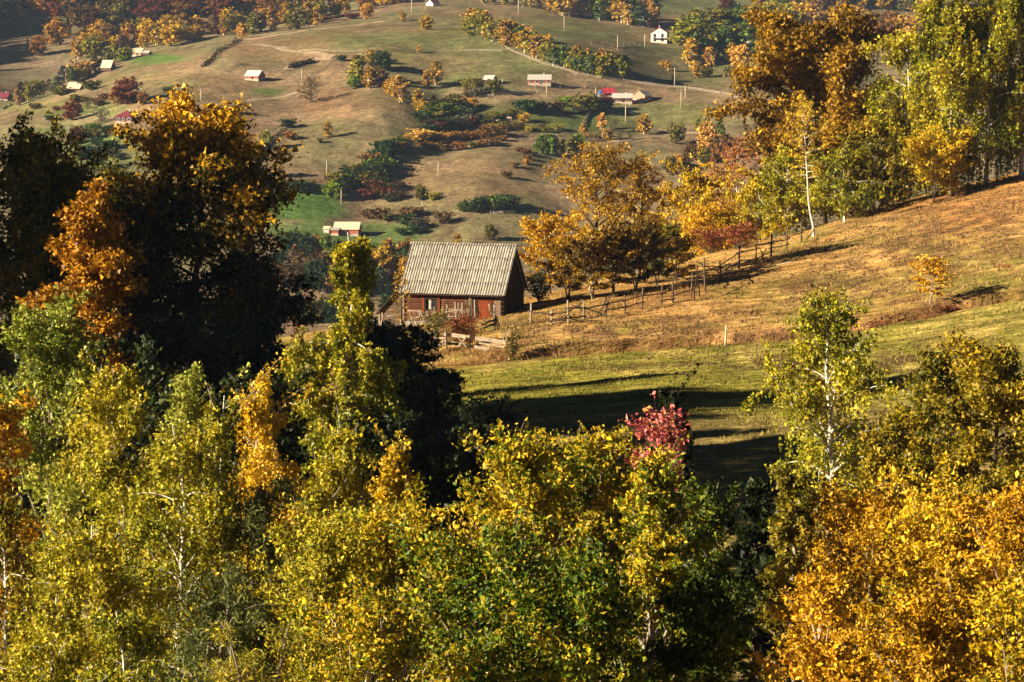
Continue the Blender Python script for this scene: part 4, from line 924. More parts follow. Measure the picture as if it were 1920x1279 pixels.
for (x0, y0, D0, x1, y1, D1) in [(1047, 612, 0, 1066, 590, 0), (1066, 596, 0, 1092, 603, 0), (1094, 600, 0, 1130, 590, 0), (1070, 572, 0, 1140, 590, 0), (1060, 588, 0, 1092, 568, 0), (1120, 596, 0, 1138, 556, 0), (1132, 594, 0, 1146, 550, 0), (1302, 560, 0, 1308, 500, 0), (1312, 556, 0, 1306, 505, 0), (1306, 490, 0, 1350, 512, 0), (1322, 515, 0, 1365, 517, 0), (1425, 492, 0, 1437, 465, 0), (1433, 490, 0, 1426, 468, 0), (1455, 436, 0, 1485, 448, 0), (1512, 450, 0, 1526, 430, 0)]:
    g0 = cast((x0 + x1) / 2, max(y0, y1) + 2, 205)
    mb = MB(); rail(mb, at(x0, y0, g0[1] - .25) - fl, at(x1, y1, g0[1] - .15) - fl, .05, 5); mb.build('broken_pole', M['dark_wood'], fence, smooth=True)

# pale board fence with a leaning end board
bf = empty('board_fence', cast(905, 660, 190), 0, 'bleached wide-board fence in front of the reddish rose bush', 'fence'); fl = np.array(bf.location); D0 = fl[1]
def pl(px, py, dd=0.0): return at(px, py, D0 + dd) - fl
for (x0, y0, x1, y1, h) in [(832, 626, 948, 642, .30), (898, 643, 945, 651, .14), (828, 640, 946, 660, .24), (905, 657, 944, 667, .12), (800, 633, 836, 634, .16), (806, 646, 860, 645, .2)]:
    mb = MB(); mb.bar(pl(x0, y0), pl(x1, y1), .05, h); mb.build('board', M['pale_wood'], bf)
for (x0, y0, x1, y1) in [(838, 655, 837, 617), (879, 655, 883, 616), (860, 650, 874, 632), (874, 650, 858, 632)]:
    mb = MB(); mb.bar(pl(x0, y0, -.10), pl(x1, y1, -.10), .09, .09); mb.build('post', M['dark_wood'] if x0 in (838, 879) else M['pale_wood'], bf)
mb = MB(); mb.bar(pl(939, 672, -.12), pl(955, 618, -.12), .16, .06); mb.build('end_board', M['pale_wood'], bf)
mb = MB(); mb.bar(pl(944, 640, .15), pl(942, 620, .15), .10, .10); mb.bar(pl(949, 642, .2), pl(947, 621, .2), .10, .08); mb.build('post', M['grey_wood'], bf)

# collapsed picket fence before the barn wall
pf = empty('picket_fence', cast(840, 612, 200), 0, 'collapsed grey picket fence leaning before the barn wall', 'fence'); fl = np.array(pf.location); D0 = fl[1] + 1.5
mb = MB(); mb.box((0, 0, .62), (.10, .03, 1.3)); pk = mb.mesh('picket')
npk = 21
for i in range(npk):
    t_ = i / (npk - 1); px = 772 + 118 * t_; py = 612 - 20 * t_ + 3 * math.sin(i * 1.3)
    if i in (9, 13): continue
    o = link('picket', pk, M['grey_wood'], pf, pl(px, py)); o.rotation_euler = (RB.uniform(-.25, .25), -.35 + .38 * t_ + RB.uniform(-.12, .12), RB.uniform(-.3, .3)); o.scale = (1, 1, .85 + .35 * t_)
for (x0, y0, x1, y1) in [(768, 598, 892, 576), (775, 606, 880, 588)]:
    mb = MB(); rail(mb, pl(x0, y0, .05), pl(x1, y1, .05), .05); mb.build('rail', M['grey_wood'], pf, smooth=True)
for (x0, y0, x1, y1) in [(898, 592, 884, 560), (902, 592, 890, 566), (880, 598, 884, 562)]:
    mb = MB(); mb.bar(pl(x0, y0, .2), pl(x1, y1, .2), .07, .07); mb.build('brace', M['dark_wood'], pf)

# gate post with dark rails and a leaning brace
gp = empty('broken_gate', cast(927, 619, 200), 0, 'broken gate of two dark rails and a braced pale post beside the barn door', 'gate'); fl = np.array(gp.location); D0 = fl[1]
mb = MB(); post_tube(mb, pl(927, 622), pl(927, 571), .10); mb.build('post', M['grey_wood'], gp, smooth=True)
for (x0, y0, x1, y1) in [(902, 608, 930, 599), (906, 615, 930, 607)]:
    mb = MB(); rail(mb, pl(x0, y0, -.1), pl(x1, y1, -.1), .085); mb.build('rail', M['dark_wood'], gp, smooth=True)
for (x0, y0, x1, y1) in [(940, 624, 929, 592), (934, 618, 930, 596), (923, 592, 916, 570)]:
    mb = MB(); rail(mb, pl(x0, y0, .1), pl(x1, y1, .1), .06); mb.build('brace', M['grey_wood'], gp, smooth=True)

# rail fence before the lean-to
rf = empty('rail_fence', cast(735, 622, 190), 0, 'grey two-rail fence in front of the plank lean-to', 'fence'); fl = np.array(rf.location); D0 = fl[1]
for (x0, y0, x1, y1) in [(694, 604, 755, 612), (700, 607, 755, 615), (722, 593, 770, 588)]:
    mb = MB(); rail(mb, pl(x0, y0), pl(x1, y1), .055); mb.build('rail', M['grey_wood'], rf, smooth=True)
for (x, y0, y1) in [(717, 622, 586), (752, 626, 583), (701, 622, 598)]:
    mb = MB(); post_tube(mb, pl(x, y0, -.1), pl(x, y1, -.1), .09); mb.build('post', M['grey_wood'], rf, smooth=True)

# loose poles and stakes
def pole_thing(name, x0, y0, x1, y1, r, mat, label, cat, dd=0.0, gy=None):
    g = cast((x0 + x1) / 2, gy or max(y0, y1), 200)
    a, b = at(x0, y0, g[1] + dd), at(x1, y1, g[1] + dd)
    mb = MB(); mb.tube(np.linspace(0, 1, 5)[:, None] * (b - a), [r, r * 1.05, r, r * .95, r * .85], 7)
    return tag(link(name, mb.mesh(name, True), mat, None, a), label, cat)
pole_thing('fallen_pole', 804, 600, 751, 572, .11, M['pale_wood'], 'thick pale pole leaning on the wreck beside the lean-to', 'pole', gy=606)
pole_thing('fallen_pole', 822, 594, 765, 577, .07, M['grey_wood'], 'thinner grey pole lying above the thick pale one', 'pole', .3, gy=606)
pole_thing('fallen_pole', 803, 627, 826, 616, .07, M['grey_wood'], 'short grey pole sticking out of the black-green thicket', 'pole', gy=632)
pole_thing('fallen_pole', 1437, 503, 1493, 488, .05, M['pale_wood'], 'thin pale pole lying in the dry grass under the ridge fence', 'pole')
pole_thing('wooden_stake', 1360, 649, 1362, 609, .07, M['pale_wood'], 'single pale stake standing in the open meadow', 'stake')
pole_thing('wooden_stake', 541, 606, 541, 566, .07, M['grey_wood'], 'tall grey stake beside the edge of the lime tree', 'stake')
pole_thing('wooden_stake', 562, 640, 562, 616, .08, M['dark_wood'], 'short dark stake beside the weeping birch', 'stake')
pole_thing('wooden_stake', 568, 642, 567, 612, .07, M['dark_wood'], 'leaning dark stake close to the weeping birch leaves', 'stake')
# ------------------------------------------------------------------ far hillside: trees, houses, poles, fences
FAR_MIN = 700
def far_crown(seed, kind, nleaf, ls):
    """unit tree, height 1; leaf colours are brightness only, hue comes from the object's own colour"""
    prm = {'birch': ('birch', .27), 'round': ('round', .42), 'bush': ('shrub', .62), 'slim': ('birch', .20), 'bare': ('sparse', .42)}[kind]
    kw = dict(twig_tubes=30 if kind != 'bare' else 260, trunk_r=.022, base=.03 if kind == 'bush' else .14, pts=4)
    tubes, Cp, col, rs = grow(seed, 1.0, prm[1], prm[0], 'yellow', nleaf, ls, **kw)
    if kind != 'bare': Cp = Cp + rs.normal(size=Cp.shape) * 0.012
    v = np.exp(rs.normal(size=nleaf) * 0.22); ph = rs.rand(3) * 6; K_ = rs.normal(size=(3, 3)) * 7
    v = v * (1 + 0.22 * sum(np.sin(Cp @ K_[q] + ph[q]) for q in range(3)) / 1.7)
    c = np.clip(np.column_stack([v * 1.0, v * (1 + rs.normal(size=nleaf) * .08), v * .95]), 0.05, 2)
    mb = MB()
    for P, r, k_ in tubes:
        if r[0] > .004 or kind == 'bare': mb.tube(P, np.maximum(r, .0035), 4 if r[0] > .012 else 3, cap=False)
    tm = mb.mesh('trunk', True); cm = leaf_mesh('crown', Cp, ls, c, rs, aspect=.8, hang=.2)
    return tm, cm
FARK = {}
for kind, nl_, ls, nv in (('birch', 1500, .068, 4), ('slim', 1100, .066, 3), ('round', 2000, .072, 5), ('bush', 900, .125, 4), ('bare', 380, .045, 2)):
    FARK[kind] = [far_crown(900 + 17 * i + len(kind), kind, nl_, ls) for i in range(nv)]
for kind in FARK:
    for tm, cm in FARK[kind]:
        tm.materials.append(M['birch_bark'] if kind in ('birch', 'slim') else M['bark']); cm.materials.append(M['far_leaf'])
# conifer
def conifer_mesh(seed):
    rs = np.random.RandomState(seed); n = 900; h = rs.rand(n) ** .8; a = rs.rand(n) * 6.283; r = .22 * (1 - h) * np.sqrt(rs.rand(n)) + .01
    h2 = .05 + .95 * h - r * .35
    Cp = np.column_stack([np.cos(a) * r, np.sin(a) * r, h2]); c = np.exp(rs.normal(size=(n, 1)) * .2) * np.ones((1, 3))
    cm = leaf_mesh('crown', Cp, .06, c, rs, aspect=.5, hang=.6); mb = MB(); mb.tube([[0, 0, 0], [0, 0, .5], [0, 0, .97]], [.02, .014, .003], 5, False)
    tm = mb.mesh('trunk', True); tm.materials.append(M['bark']); cm.materials.append(M['far_leaf']); return tm, cm
FARK['conifer'] = [conifer_mesh(5), conifer_mesh(6)]
FC = {'yellow': (176, 140, 36), 'gold': (178, 138, 44), 'orange': (170, 126, 52), 'yelgreen': (142, 136, 44), 'green': (86, 104, 42), 'dgreen': (48, 66, 34), 'tan': (168, 132, 64),
      'red': (112, 60, 38), 'wine': (90, 44, 36), 'rust': (126, 88, 44), 'brown': (104, 78, 44), 'olive': (100, 94, 38), 'fresh': (104, 126, 36), 'spruce': (22, 44, 36), 'grey': (92, 84, 70), 'salmon': (188, 148, 70)}
RF = random.Random(99); FAR_N = [0]
FNAME = {'birch': 'birch_tree', 'slim': 'birch_tree', 'round': 'beech_tree', 'bush': 'hawthorn_bush', 'bare': 'bare_tree', 'conifer': 'spruce_tree'}
def far_tree(px, py, h, kind, colour, label, group=None, wide=1.0, dmin=FAR_MIN, name=None):
    p = cast(px, py, dmin); v = RF.randrange(len(FARK[kind])); tm, cm = FARK[kind][v]
    s = h * p[1] / F
    root = empty(name or FNAME[kind], (p[0], p[1], p[2] - .03 * s), RF.uniform(0, 6.28), label, 'bush' if kind == 'bush' else 'tree', group)
    root.scale = (s * wide * RF.uniform(.92, 1.1), s * wide * RF.uniform(.92, 1.1), s)
    link('trunk', tm, None, root); c = link('crown', cm, None, root)
    k_ = math.exp(RF.gauss(0, .10)); r, g, b = lin(*FC[colour]); c.color = (r * k_ * RF.uniform(.92, 1.1), g * k_, b * k_ * RF.uniform(.85, 1.15), 1)
    FAR_N[0] += 1
    return root
ORD = 'first second third fourth fifth sixth seventh eighth ninth tenth eleventh twelfth thirteenth fourteenth fifteenth sixteenth seventeenth eighteenth nineteenth twentieth twenty-first twenty-second twenty-third twenty-fourth'.split()
NOUN = {'birch': 'birch', 'slim': 'slim birch', 'round': 'round tree', 'bush': 'bush', 'bare': 'bare tree', 'conifer': 'spruce'}
CADJ = {'yellow': 'yellow', 'gold': 'golden', 'orange': 'orange', 'yelgreen': 'yellow-green', 'green': 'green', 'dgreen': 'dark green', 'tan': 'tan', 'red': 'red-brown', 'wine': 'wine-red', 'rust': 'rust-coloured', 'brown': 'brown', 'olive': 'olive', 'fresh': 'fresh green', 'spruce': 'dark', 'grey': 'greyish', 'salmon': 'pale orange'}
PLACE = {'unseen wood added for shade': ('far side', 'added unseen wood'),  # group: (landmark at the end the count starts from, where they stand)
 'birch row slanting down the pasture': ('upper end', 'the slanting birch row'), 'birch strip on the skyline': ('domed pasture', 'the skyline strip'), 'birches on the domed skyline': ('dark-roofed house', 'the domed skyline pasture'),
 'front of the birch grove': ('white house', 'the grove front'), 'inside the birch grove': ('white house', 'the birch grove'), 'back corner of the grove': ('white house', 'the back corner of the grove'), 'orange wood beyond the oak': ('grove', 'the oak wood'),
 'hilltop wood above the oak': ('grove', 'the hilltop wood'), 'front edge of the red wood': ('shadowed valley', 'the wood edge'), 'red wood above the crest': ('shadowed valley', 'the red wood'), 'upper end of the red wood': ('crest bushes', "the red wood's upper end"),
 'trees lining the shadowed crest': ('picture edge', 'the line along the shadowed crest'), 'trees above the shadowed valley': ('picture edge', 'the corner wood'), 'dark bushes in the gully': ('gold birches', 'the gully bottom'), 'bushes at the gully mouth': ('brown slope', 'the gully mouth'),
 'rusty hedge on the lower pasture': ('second gully', 'the rusty hedge'), 'low bushes under the rusty hedge': ('second gully', 'the scrub under the rusty hedge'), 'bushes of the second gully': ('lower end', 'the second gully'), 'dark bushes of the second gully': ('lower end', 'the gully foot'),
 'hedge above the green field': ('lime tree', 'the hedge above the green field'), 'rough scrub above the green field': ('green field', 'the rough scrub'), 'dark thicket beside the lower pole': ('green field', 'the thicket by the lower pole'), 'bushes by the red-walled house': ('red-walled house', 'the scrub above the barn'),
 'orchard line on the grazing pasture': ('gully', 'the orchard line on the grazing pasture'), 'scattered shrubs under the pasture': ('gully', 'the scatter under the grazing pasture'), 'orchard behind the salmon birches': ('gully', 'the orchard behind the salmon birches'), 'fresh green birch stand': ('rusty hedge', 'the little fresh green stand'),
 'saplings above the pale lane': ('field wall', 'the row above the pale lane'), 'trees hidden behind the ridge': ('barn', 'the trees hidden behind the ridge'), 'scrub behind the barn trees': ('barn', 'the scrub behind the barn trees'), 'upper valley wood': ('lime tree', 'the upper valley wood'),
 'lower valley wood': ('lime tree', 'the lower wood'), 'bottom of the valley wood': ('lime tree', 'the valley wood bottom'), 'garden bushes under the red trees': ('picture edge', 'the garden under the red trees'), 'bushes by the straw-roofed barn': ('barn', 'the scrub by the straw-roofed barn'), 'bushes along the hedge bank': ('picture edge', 'the hedge bank')}
def belt(pts, n, rows, hr, kinds, cols, label, group, jx=6, jy=5, wide=1.0, back=0):
    """a row or wood of trees following a pixel polyline, rows deep (each row further up the picture)"""
    pts = np.array(pts, float); t = np.linspace(0, len(pts) - 1, n); end, place = PLACE[group]
    for r in range(rows):
        spots = []
        for q in t:
            px = np.interp(q, np.arange(len(pts)), pts[:, 0]) + RF.uniform(-jx, jx); py = np.interp(q, np.arange(len(pts)), pts[:, 1]) + RF.uniform(-jy, jy) * .5 - r * jy * 1.6
            spots.append((px, py))
        spots.sort()
        rank = '' if rows == 1 else (('front', 'back') if rows == 2 else ('front', 'middle', 'back'))[r] + ' rank of '
        for i_, (px, py) in enumerate(spots):
            kd, co = RF.choice(kinds), RF.choice(cols)
            far_tree(px, py, RF.uniform(*hr), kd, co, '%s %s, %s from the %s in %s%s' % (CADJ[co], NOUN[kd], ORD[i_], end, rank, place), group, wide)
# lone trees and bushes, each with its own label
lone = [
 (582, 192, 52, 'bare', 'brown', 'lone bare brown tree with a long black shadow on the knoll', 1.05),
 (615, 258, 30, 'slim', 'yellow', 'small yellow birch alone in the middle of the grey-brown slope', 1.15),
 (521, 333, 32, 'birch', 'gold', 'small golden tree alone above the green fields', 1.25), (498, 278, 34, 'birch', 'yelgreen', 'pale yellow birch by the hedge next to the golden top of the lime tree', 1.2),
 (453, 74, 32, 'birch', 'salmon', 'pale orange birch on the crest where the stone wall ends', 1.3), (688, 36, 30, 'round', 'gold', 'golden round tree on the skyline pasture with a shadow at its foot', 1.0),
 (755, 40, 20, 'birch', 'yellow', 'tiny yellow birch on the skyline pasture', 1.1), (800, 56, 28, 'round', 'yellow', 'pale yellow bushy tree below the skyline pasture', 1.0), (785, 99, 14, 'birch', 'yellow', 'little yellow sapling on the long field fence', 1.1),
 (238, 196, 52, 'round', 'red', 'big rusty red beech above the purple-roofed house', 1.15), (222, 198, 34, 'round', 'tan', 'tan tree against the side of the rusty red beech', 1.0), (268, 196, 26, 'round', 'rust', 'small rust tree at the foot of the big red beech', 1.0),
 (134, 226, 38, 'round', 'red', 'dark red round tree standing alone below the straw-roofed barn', 1.0), (144, 272, 36, 'round', 'wine', 'wine-red bushy tree above the dark alder', 1.1), (190, 232, 36, 'bare', 'grey', 'leafless grey tree beside the purple-roofed house', 1.0),
 (105, 85, 52, 'round', 'orange', 'bright orange round tree standing in the shadowed valley', 1.0), (72, 105, 40, 'round', 'rust', 'rust tree beside the bright orange one in the shadowed valley', .9), (15, 55, 44, 'round', 'rust', 'rusty tree at the picture edge above the shadowed valley', 1.1),
 (78, 62, 32, 'conifer', 'spruce', 'dark spruce between two rusty trees', 1.0), (128, 72, 42, 'conifer', 'spruce', 'tall dark spruce beside the bright orange tree', 1.0), (52, 98, 26, 'conifer', 'spruce', 'small dark spruce in the shadowed valley', 1.0),
 (230, 116, 12, 'bush', 'fresh', 'small green bush between two grey-roofed barns on the crest', 1.0), (318, 178, 18, 'bush', 'green', 'green bush with a black shadow on the open brown slope', 1.1),
 (672, 158, 56, 'birch', 'yelgreen', 'tall yellow-green birch at the head of the gully', 1.2), (664, 166, 26, 'round', 'fresh', 'small bright green tree at the foot of the tall gully birch', 1.2), (692, 166, 40, 'birch', 'yellow', 'yellow birch in the gully head group', 1.0),
 (705, 130, 34, 'round', 'olive', 'olive round tree behind the gully birches', 1.1), (718, 132, 38, 'round', 'dgreen', 'dark green tree with a broad shadow behind the gully birches', 1.1), (694, 118, 26, 'birch', 'gold', 'gold tree top peeping over the gully head', 1.1), (712, 162, 38, 'round', 'brown', 'brown thin tree at the edge of the gully head group', .9),
 (736, 180, 36, 'birch', 'gold', 'gold birch leading the orange gully pair', 1.1), (750, 192, 50, 'birch', 'salmon', 'tall pale orange birch in the gully', 1.3), (727, 178, 30, 'birch', 'yellow', 'small yellow birch at the upper edge of the gully', 1.0), (782, 206, 40, 'birch', 'yellow', 'bright yellow slim birch in the lower gully', .95), (796, 216, 32, 'round', 'gold', 'golden bush-like tree near the bottom of the gully', 1.0),
 (817, 160, 48, 'birch', 'salmon', 'salmon-orange birch with a sharp slanting shadow on the green slope', 1.1), (801, 164, 34, 'birch', 'salmon', 'shorter salmon birch beside the tall one on the green slope', 1.1), (812, 192, 16, 'birch', 'gold', 'tiny gold sapling above the lower gully', 1.1),
 (870, 206, 26, 'bush', 'brown', 'brown bush above the grazing pasture', 1.0), (884, 208, 26, 'round', 'gold', 'gold bush-like tree below the small pink-walled barn', 1.0), (925, 176, 28, 'round', 'olive', 'olive-gold tree hiding the front of the small barn', 1.3), (895, 170, 24, 'round', 'olive', 'olive orchard tree beside the small barn', 1.3), (875, 168, 22, 'round', 'yelgreen', 'yellow-green orchard tree on the slope by the small barn', 1.2),
 (990, 212, 26, 'bush', 'dgreen', 'grey-green thorn clump beside the grazing cows', 1.5), (1010, 208, 22, 'bush', 'grey', 'greyish thorn bush touching the grazing cows', 1.4), (1046, 210, 24, 'bush', 'brown', 'brown bush by the end of the orchard hedge', 1.0), (1062, 200, 20, 'bush', 'fresh', 'bright green bush before the farmstead', 1.2), (1095, 212, 38, 'round', 'olive', 'large olive and orange tree before the farmstead', 1.5), (1115, 206, 30, 'round', 'dgreen', 'dark green tree beside the large olive one', 1.1), (1138, 204, 26, 'round', 'wine', 'dark wine-coloured tree against the dark red farmhouse', 1.1),
 (983, 230, 18, 'bush', 'gold', 'small yellow bush with a shadow on the grazing pasture', 1.1), (1128, 244, 32, 'birch', 'salmon', 'pale orange birch in the middle of the short grey row', 1.0), (1094, 258, 28, 'birch', 'salmon', 'pale orange birch at the end of the field wall', 1.1), (1152, 248, 28, 'bare', 'grey', 'thin grey birch beside the pale orange one', 1.0), (1207, 252, 38, 'birch', 'gold', 'golden birch standing by itself under the farmstead', 1.4), (1268, 270, 40, 'round', 'olive', 'round olive tree beside the pale lane', .95),
 (1326, 280, 54, 'round', 'salmon', 'pinkish orange tree close to the great oak', .8), (1350, 268, 62, 'conifer', 'green', 'pointed green tree with a pale tip close to the great oak', 1.0), (1308, 246, 26, 'birch', 'yelgreen', 'pale yellow-green sapling above the pinkish orange tree', 1.0), (1298, 300, 36, 'round', 'brown', 'brown tree behind the bright yellow ridge birch', 1.0), (1270, 318, 30, 'round', 'salmon', 'pinkish tree just over the ridge plums', 1.0),
 (1242, 124, 10, 'bush', 'gold', 'tiny golden bush in the shaded field under the white house', 1.0), (1252, 132, 18, 'birch', 'yellow', 'small yellow tree in the shaded field under the white house', 1.3), (1262, 152, 12, 'birch', 'gold', 'tiny gold sapling behind the tall power pole', 1.0), (1308, 146, 30, 'birch', 'gold', 'golden egg-shaped tree at the front of the birch grove', 1.5), (1322, 146, 22, 'bush', 'olive', 'dark olive bush in the shadow of the golden egg-shaped tree', 1.1), (1330, 126, 38, 'slim', 'salmon', 'slim orange birch at the edge of the grove', 1.2), (1372, 118, 38, 'birch', 'yellow', 'yellow birch beside the round orange tree at the grove', 1.2), (1386, 130, 48, 'round', 'salmon', 'round orange tree before the dark grove', .8), (1380, 146, 24, 'bush', 'olive', 'olive bush at the foot of the round orange tree', 1.1), (1397, 152, 40, 'slim', 'salmon', 'slim salmon birch beside the power pole near the oak', 1.3),
 (1362, 24, 34, 'round', 'wine', 'dark wine-red tree alone on the top pasture', 1.2), (603, 42, 14, 'bush', 'red', 'round dark red bush on the crest beside the red wood', 1.8), (660, 36, 12, 'bush', 'wine', 'purplish bush on the crest beside the red bush', 1.9),
 (560, 360, 24, 'bush', 'dgreen', 'dark green bush on the hedge above the bright green field', 1.2), (625, 372, 34, 'round', 'fresh', 'bright yellow-green tree at the corner of the green field', 1.1), (648, 366, 28, 'round', 'olive', 'olive tree beside the bright yellow-green one', 1.0), (789, 375, 30, 'round', 'olive', 'olive-yellow tree over a power pole on the lower slope', 1.0), (812, 376, 16, 'bush', 'yelgreen', 'small yellow-green bush on the lower slope', 1.0), (832, 420, 24, 'bush', 'brown', 'brown bush with a shadow above the barn roof', 1.1), (782, 406, 20, 'bush', 'brown', 'grey-brown bush beside the lower power pole', 1.1), (920, 450, 30, 'round', 'olive', 'round olive tree just above the barn ridge', .9), (858, 462, 26, 'birch', 'gold', 'small pale gold tree peeping over the barn roof', 1.0), (950, 386, 18, 'birch', 'gold', 'pale gold sapling behind the thicket on the lower slope', 1.0),
 (185, 320, 34, 'round', 'fresh', 'fresh green tree beside the top of the lime tree', 1.1), (160, 300, 30, 'bush', 'dgreen', 'dark bush between the alder and the lime tree', 1.3), (206, 282, 20, 'bush', 'dgreen', 'dark green bush in the garden under the purple-roofed house', 1.5), (170, 170, 20, 'bush', 'olive', 'olive bush beside the straw-roofed barn', 1.5), (115, 180, 20, 'bush', 'olive', 'olive thicket under the straw-roofed barn', 1.6),
 (735, 120, 10, 'bush', 'dgreen', 'low dark bush on the edge of the brown hilltop', 1.2), (640, 115, 12, 'bush', 'dgreen', 'dark bush at the tip of the cart track bend', 1.3), (540, 240, 18, 'bush', 'dgreen', 'dark bush at the top of the field wall', 1.5), (545, 262, 16, 'bush', 'rust', 'rusty bush under the dark bush at the field wall', 1.4), (440, 215, 18, 'bush', 'olive', 'olive thorn bush on the brown slope by the lime tree top', 1.4), (600, 268, 10, 'bush', 'olive', 'tiny olive bush below the small yellow birch', 1.0),
]
for (px, py, h, kd, co, lb, wd) in lone: far_tree(px, py, h, kd, co, lb, None, wd)
# woods and rows: alike trees share a description
AUT = ['rust', 'red', 'red', 'brown', 'brown', 'wine', 'wine', 'rust', 'olive', 'orange']
belt([(880, 62), (920, 74), (975, 96), (1020, 116), (1075, 132), (1120, 142), (1165, 148)], 24, 2, (28, 44), ['birch', 'birch', 'slim'], ['yellow', 'yelgreen', 'yelgreen', 'gold', 'tan', 'green'], 'yellow-green birch in the long row slanting down between two pastures', 'birch row slanting down the pasture', jx=5, jy=6, wide=1.35)
belt([(1042, 26), (1090, 32), (1140, 40), (1185, 46), (1222, 52)], 15, 2, (34, 54), ['birch', 'slim', 'birch'], ['yellow', 'gold', 'yelgreen', 'green', 'dgreen', 'orange'], 'birch of the skyline strip beside the white house', 'birch strip on the skyline', jx=6, jy=6, wide=1.35)
belt([(900, 6), (960, 10), (1040, 18)], 9, 1, (22, 34), ['birch'], ['yellow', 'gold', 'tan', 'yelgreen'], 'small yellow birch on the domed skyline pasture', 'birches on the domed skyline', jx=8, jy=4)
belt([(1292, 122), (1310, 112), (1350, 108), (1410, 102), (1470, 100)], 12, 1, (44, 62), ['birch', 'slim'], ['yelgreen', 'yellow', 'green', 'tan'], 'pale-stemmed birch at the front of the grove beyond the white house', 'front of the birch grove', jx=6, jy=6, wide=1.3)
belt([(1300, 90), (1380, 84), (1480, 76)], 13, 3, (40, 56), ['birch', 'round'], ['green', 'green', 'yelgreen', 'dgreen', 'olive'], 'green birch within the grove beyond the white house', 'inside the birch grove', jx=8, jy=9, wide=1.35)
belt([(1275, 60), (1290, 56), (1340, 52)], 4, 1, (24, 34), ['birch'], ['yellow', 'yelgreen'], 'yellow birch at the back corner of the grove by the white house', 'back corner of the grove', jx=5, jy=4)
belt([(1410, 64), (1480, 58), (1560, 62), (1640, 78), (1720, 92)], 22, 2, (36, 54), ['birch', 'round', 'birch'], ['salmon', 'tan', 'orange', 'salmon', 'rust', 'gold'], 'pale orange birch in the wood beyond the great oak', 'orange wood beyond the oak', jx=9, jy=8, wide=1.3)
belt([(1440, 24), (1600, 12), (1740, 24)], 18, 2, (38, 54), ['birch', 'round'], ['tan', 'salmon', 'rust', 'wine', 'olive', 'gold'], 'rusty tree of the hilltop wood above the great oak', 'hilltop wood above the oak', jx=10, jy=8)
belt([(150, 112), (190, 96), (250, 90), (320, 84), (400, 70), (470, 62), (540, 56), (600, 48)], 22, 2, (30, 46), ['birch', 'round', 'slim'], ['gold', 'yellow', 'yelgreen', 'orange', 'brown', 'tan', 'olive'], 'golden tree at the front edge of the red wood along the crest', 'front edge of the red wood', jx=8, jy=7, wide=1.25)
belt([(150, 60), (230, 50), (320, 50), (420, 36), (520, 24), (620, 14)], 19, 3, (42, 62), ['round', 'round', 'birch'], AUT, 'rust-coloured beech inside the red wood above the crest', 'red wood above the crest', jx=10, jy=13, wide=1.2)
belt([(630, 28), (700, 14), (760, 4)], 7, 1, (24, 38), ['round'], ['rust', 'gold', 'brown'], 'brown tree at the upper end of the red wood', 'upper end of the red wood', jx=8, jy=5)
belt([(30, 200), (80, 178), (130, 158), (180, 138), (230, 112)], 17, 1, (22, 40), ['birch', 'bush', 'slim'], ['yelgreen', 'olive', 'tan', 'grey', 'green'], 'pale greenish tree lining the crest beside the shadowed valley', 'trees lining the shadowed crest', jx=5, jy=4)
belt([(0, 30), (60, 26), (140, 34)], 10, 3, (36, 54), ['round', 'round', 'round', 'conifer'], ['rust', 'red', 'red', 'wine', 'orange', 'brown', 'spruce'], 'dusky tree on the slope above the shadowed valley', 'trees above the shadowed valley', jx=10, jy=8)
belt([(800, 232), (830, 228), (860, 226)], 7, 2, (22, 32), ['round', 'bush'], ['dgreen', 'green', 'dgreen', 'olive'], 'dark green bush filling the bottom of the gully', 'dark bushes in the gully', jx=9, jy=7, wide=1.3)
belt([(800, 252), (840, 244), (880, 240)], 7, 1, (20, 28), ['bush'], ['dgreen', 'grey', 'dgreen', 'wine'], 'blue-green bush at the mouth of the gully', 'bushes at the gully mouth', jx=9, jy=6, wide=1.3)
belt([(790, 270), (840, 268), (890, 262), (930, 256)], 13, 1, (14, 26), ['bush', 'bush', 'round'], ['rust', 'tan', 'brown', 'gold', 'salmon'], 'rusty thorn bush in the hedge across the lower pasture', 'rusty hedge on the lower pasture', jx=7, jy=7, wide=1.3)
belt([(935, 265), (920, 276), (860, 284), (800, 280)], 9, 1, (12, 20), ['bush'], ['brown', 'rust', 'olive'], 'low brown bush under the rusty hedge', 'low bushes under the rusty hedge', jx=8, jy=6, wide=1.3)
belt([(765, 276), (740, 284), (715, 302), (700, 316)], 9, 1, (20, 32), ['bush', 'round'], ['rust', 'olive', 'dgreen', 'gold'], 'orange-brown bush along the second gully', 'bushes of the second gully', jx=7, jy=6, wide=1.2)
belt([(712, 330), (690, 344), (665, 352), (640, 362)], 11, 2, (22, 34), ['bush', 'round'], ['dgreen', 'green', 'dgreen', 'olive'], 'dark green bush in the lower part of the second gully', 'dark bushes of the second gully', jx=9, jy=7, wide=1.2)
belt([(500, 352), (540, 350), (580, 352)], 6, 1, (12, 20), ['bush'], ['dgreen', 'olive', 'brown', 'yelgreen'], 'low bush on the hedge above the bright green field', 'hedge above the green field', jx=8, jy=4, wide=1.4)
belt([(690, 372), (730, 372), (760, 378)], 8, 2, (16, 26), ['bush', 'bare'], ['brown', 'dgreen', 'grey', 'wine'], 'greyish bush on the rough ground above the green field', 'rough scrub above the green field', jx=12, jy=9, wide=1.4)
belt([(870, 398), (910, 396), (945, 392)], 7, 1, (20, 30), ['bush', 'round'], ['dgreen', 'green', 'dgreen'], 'dark green thicket bush beside the lower pole', 'dark thicket beside the lower pole', jx=7, jy=6, wide=1.3)
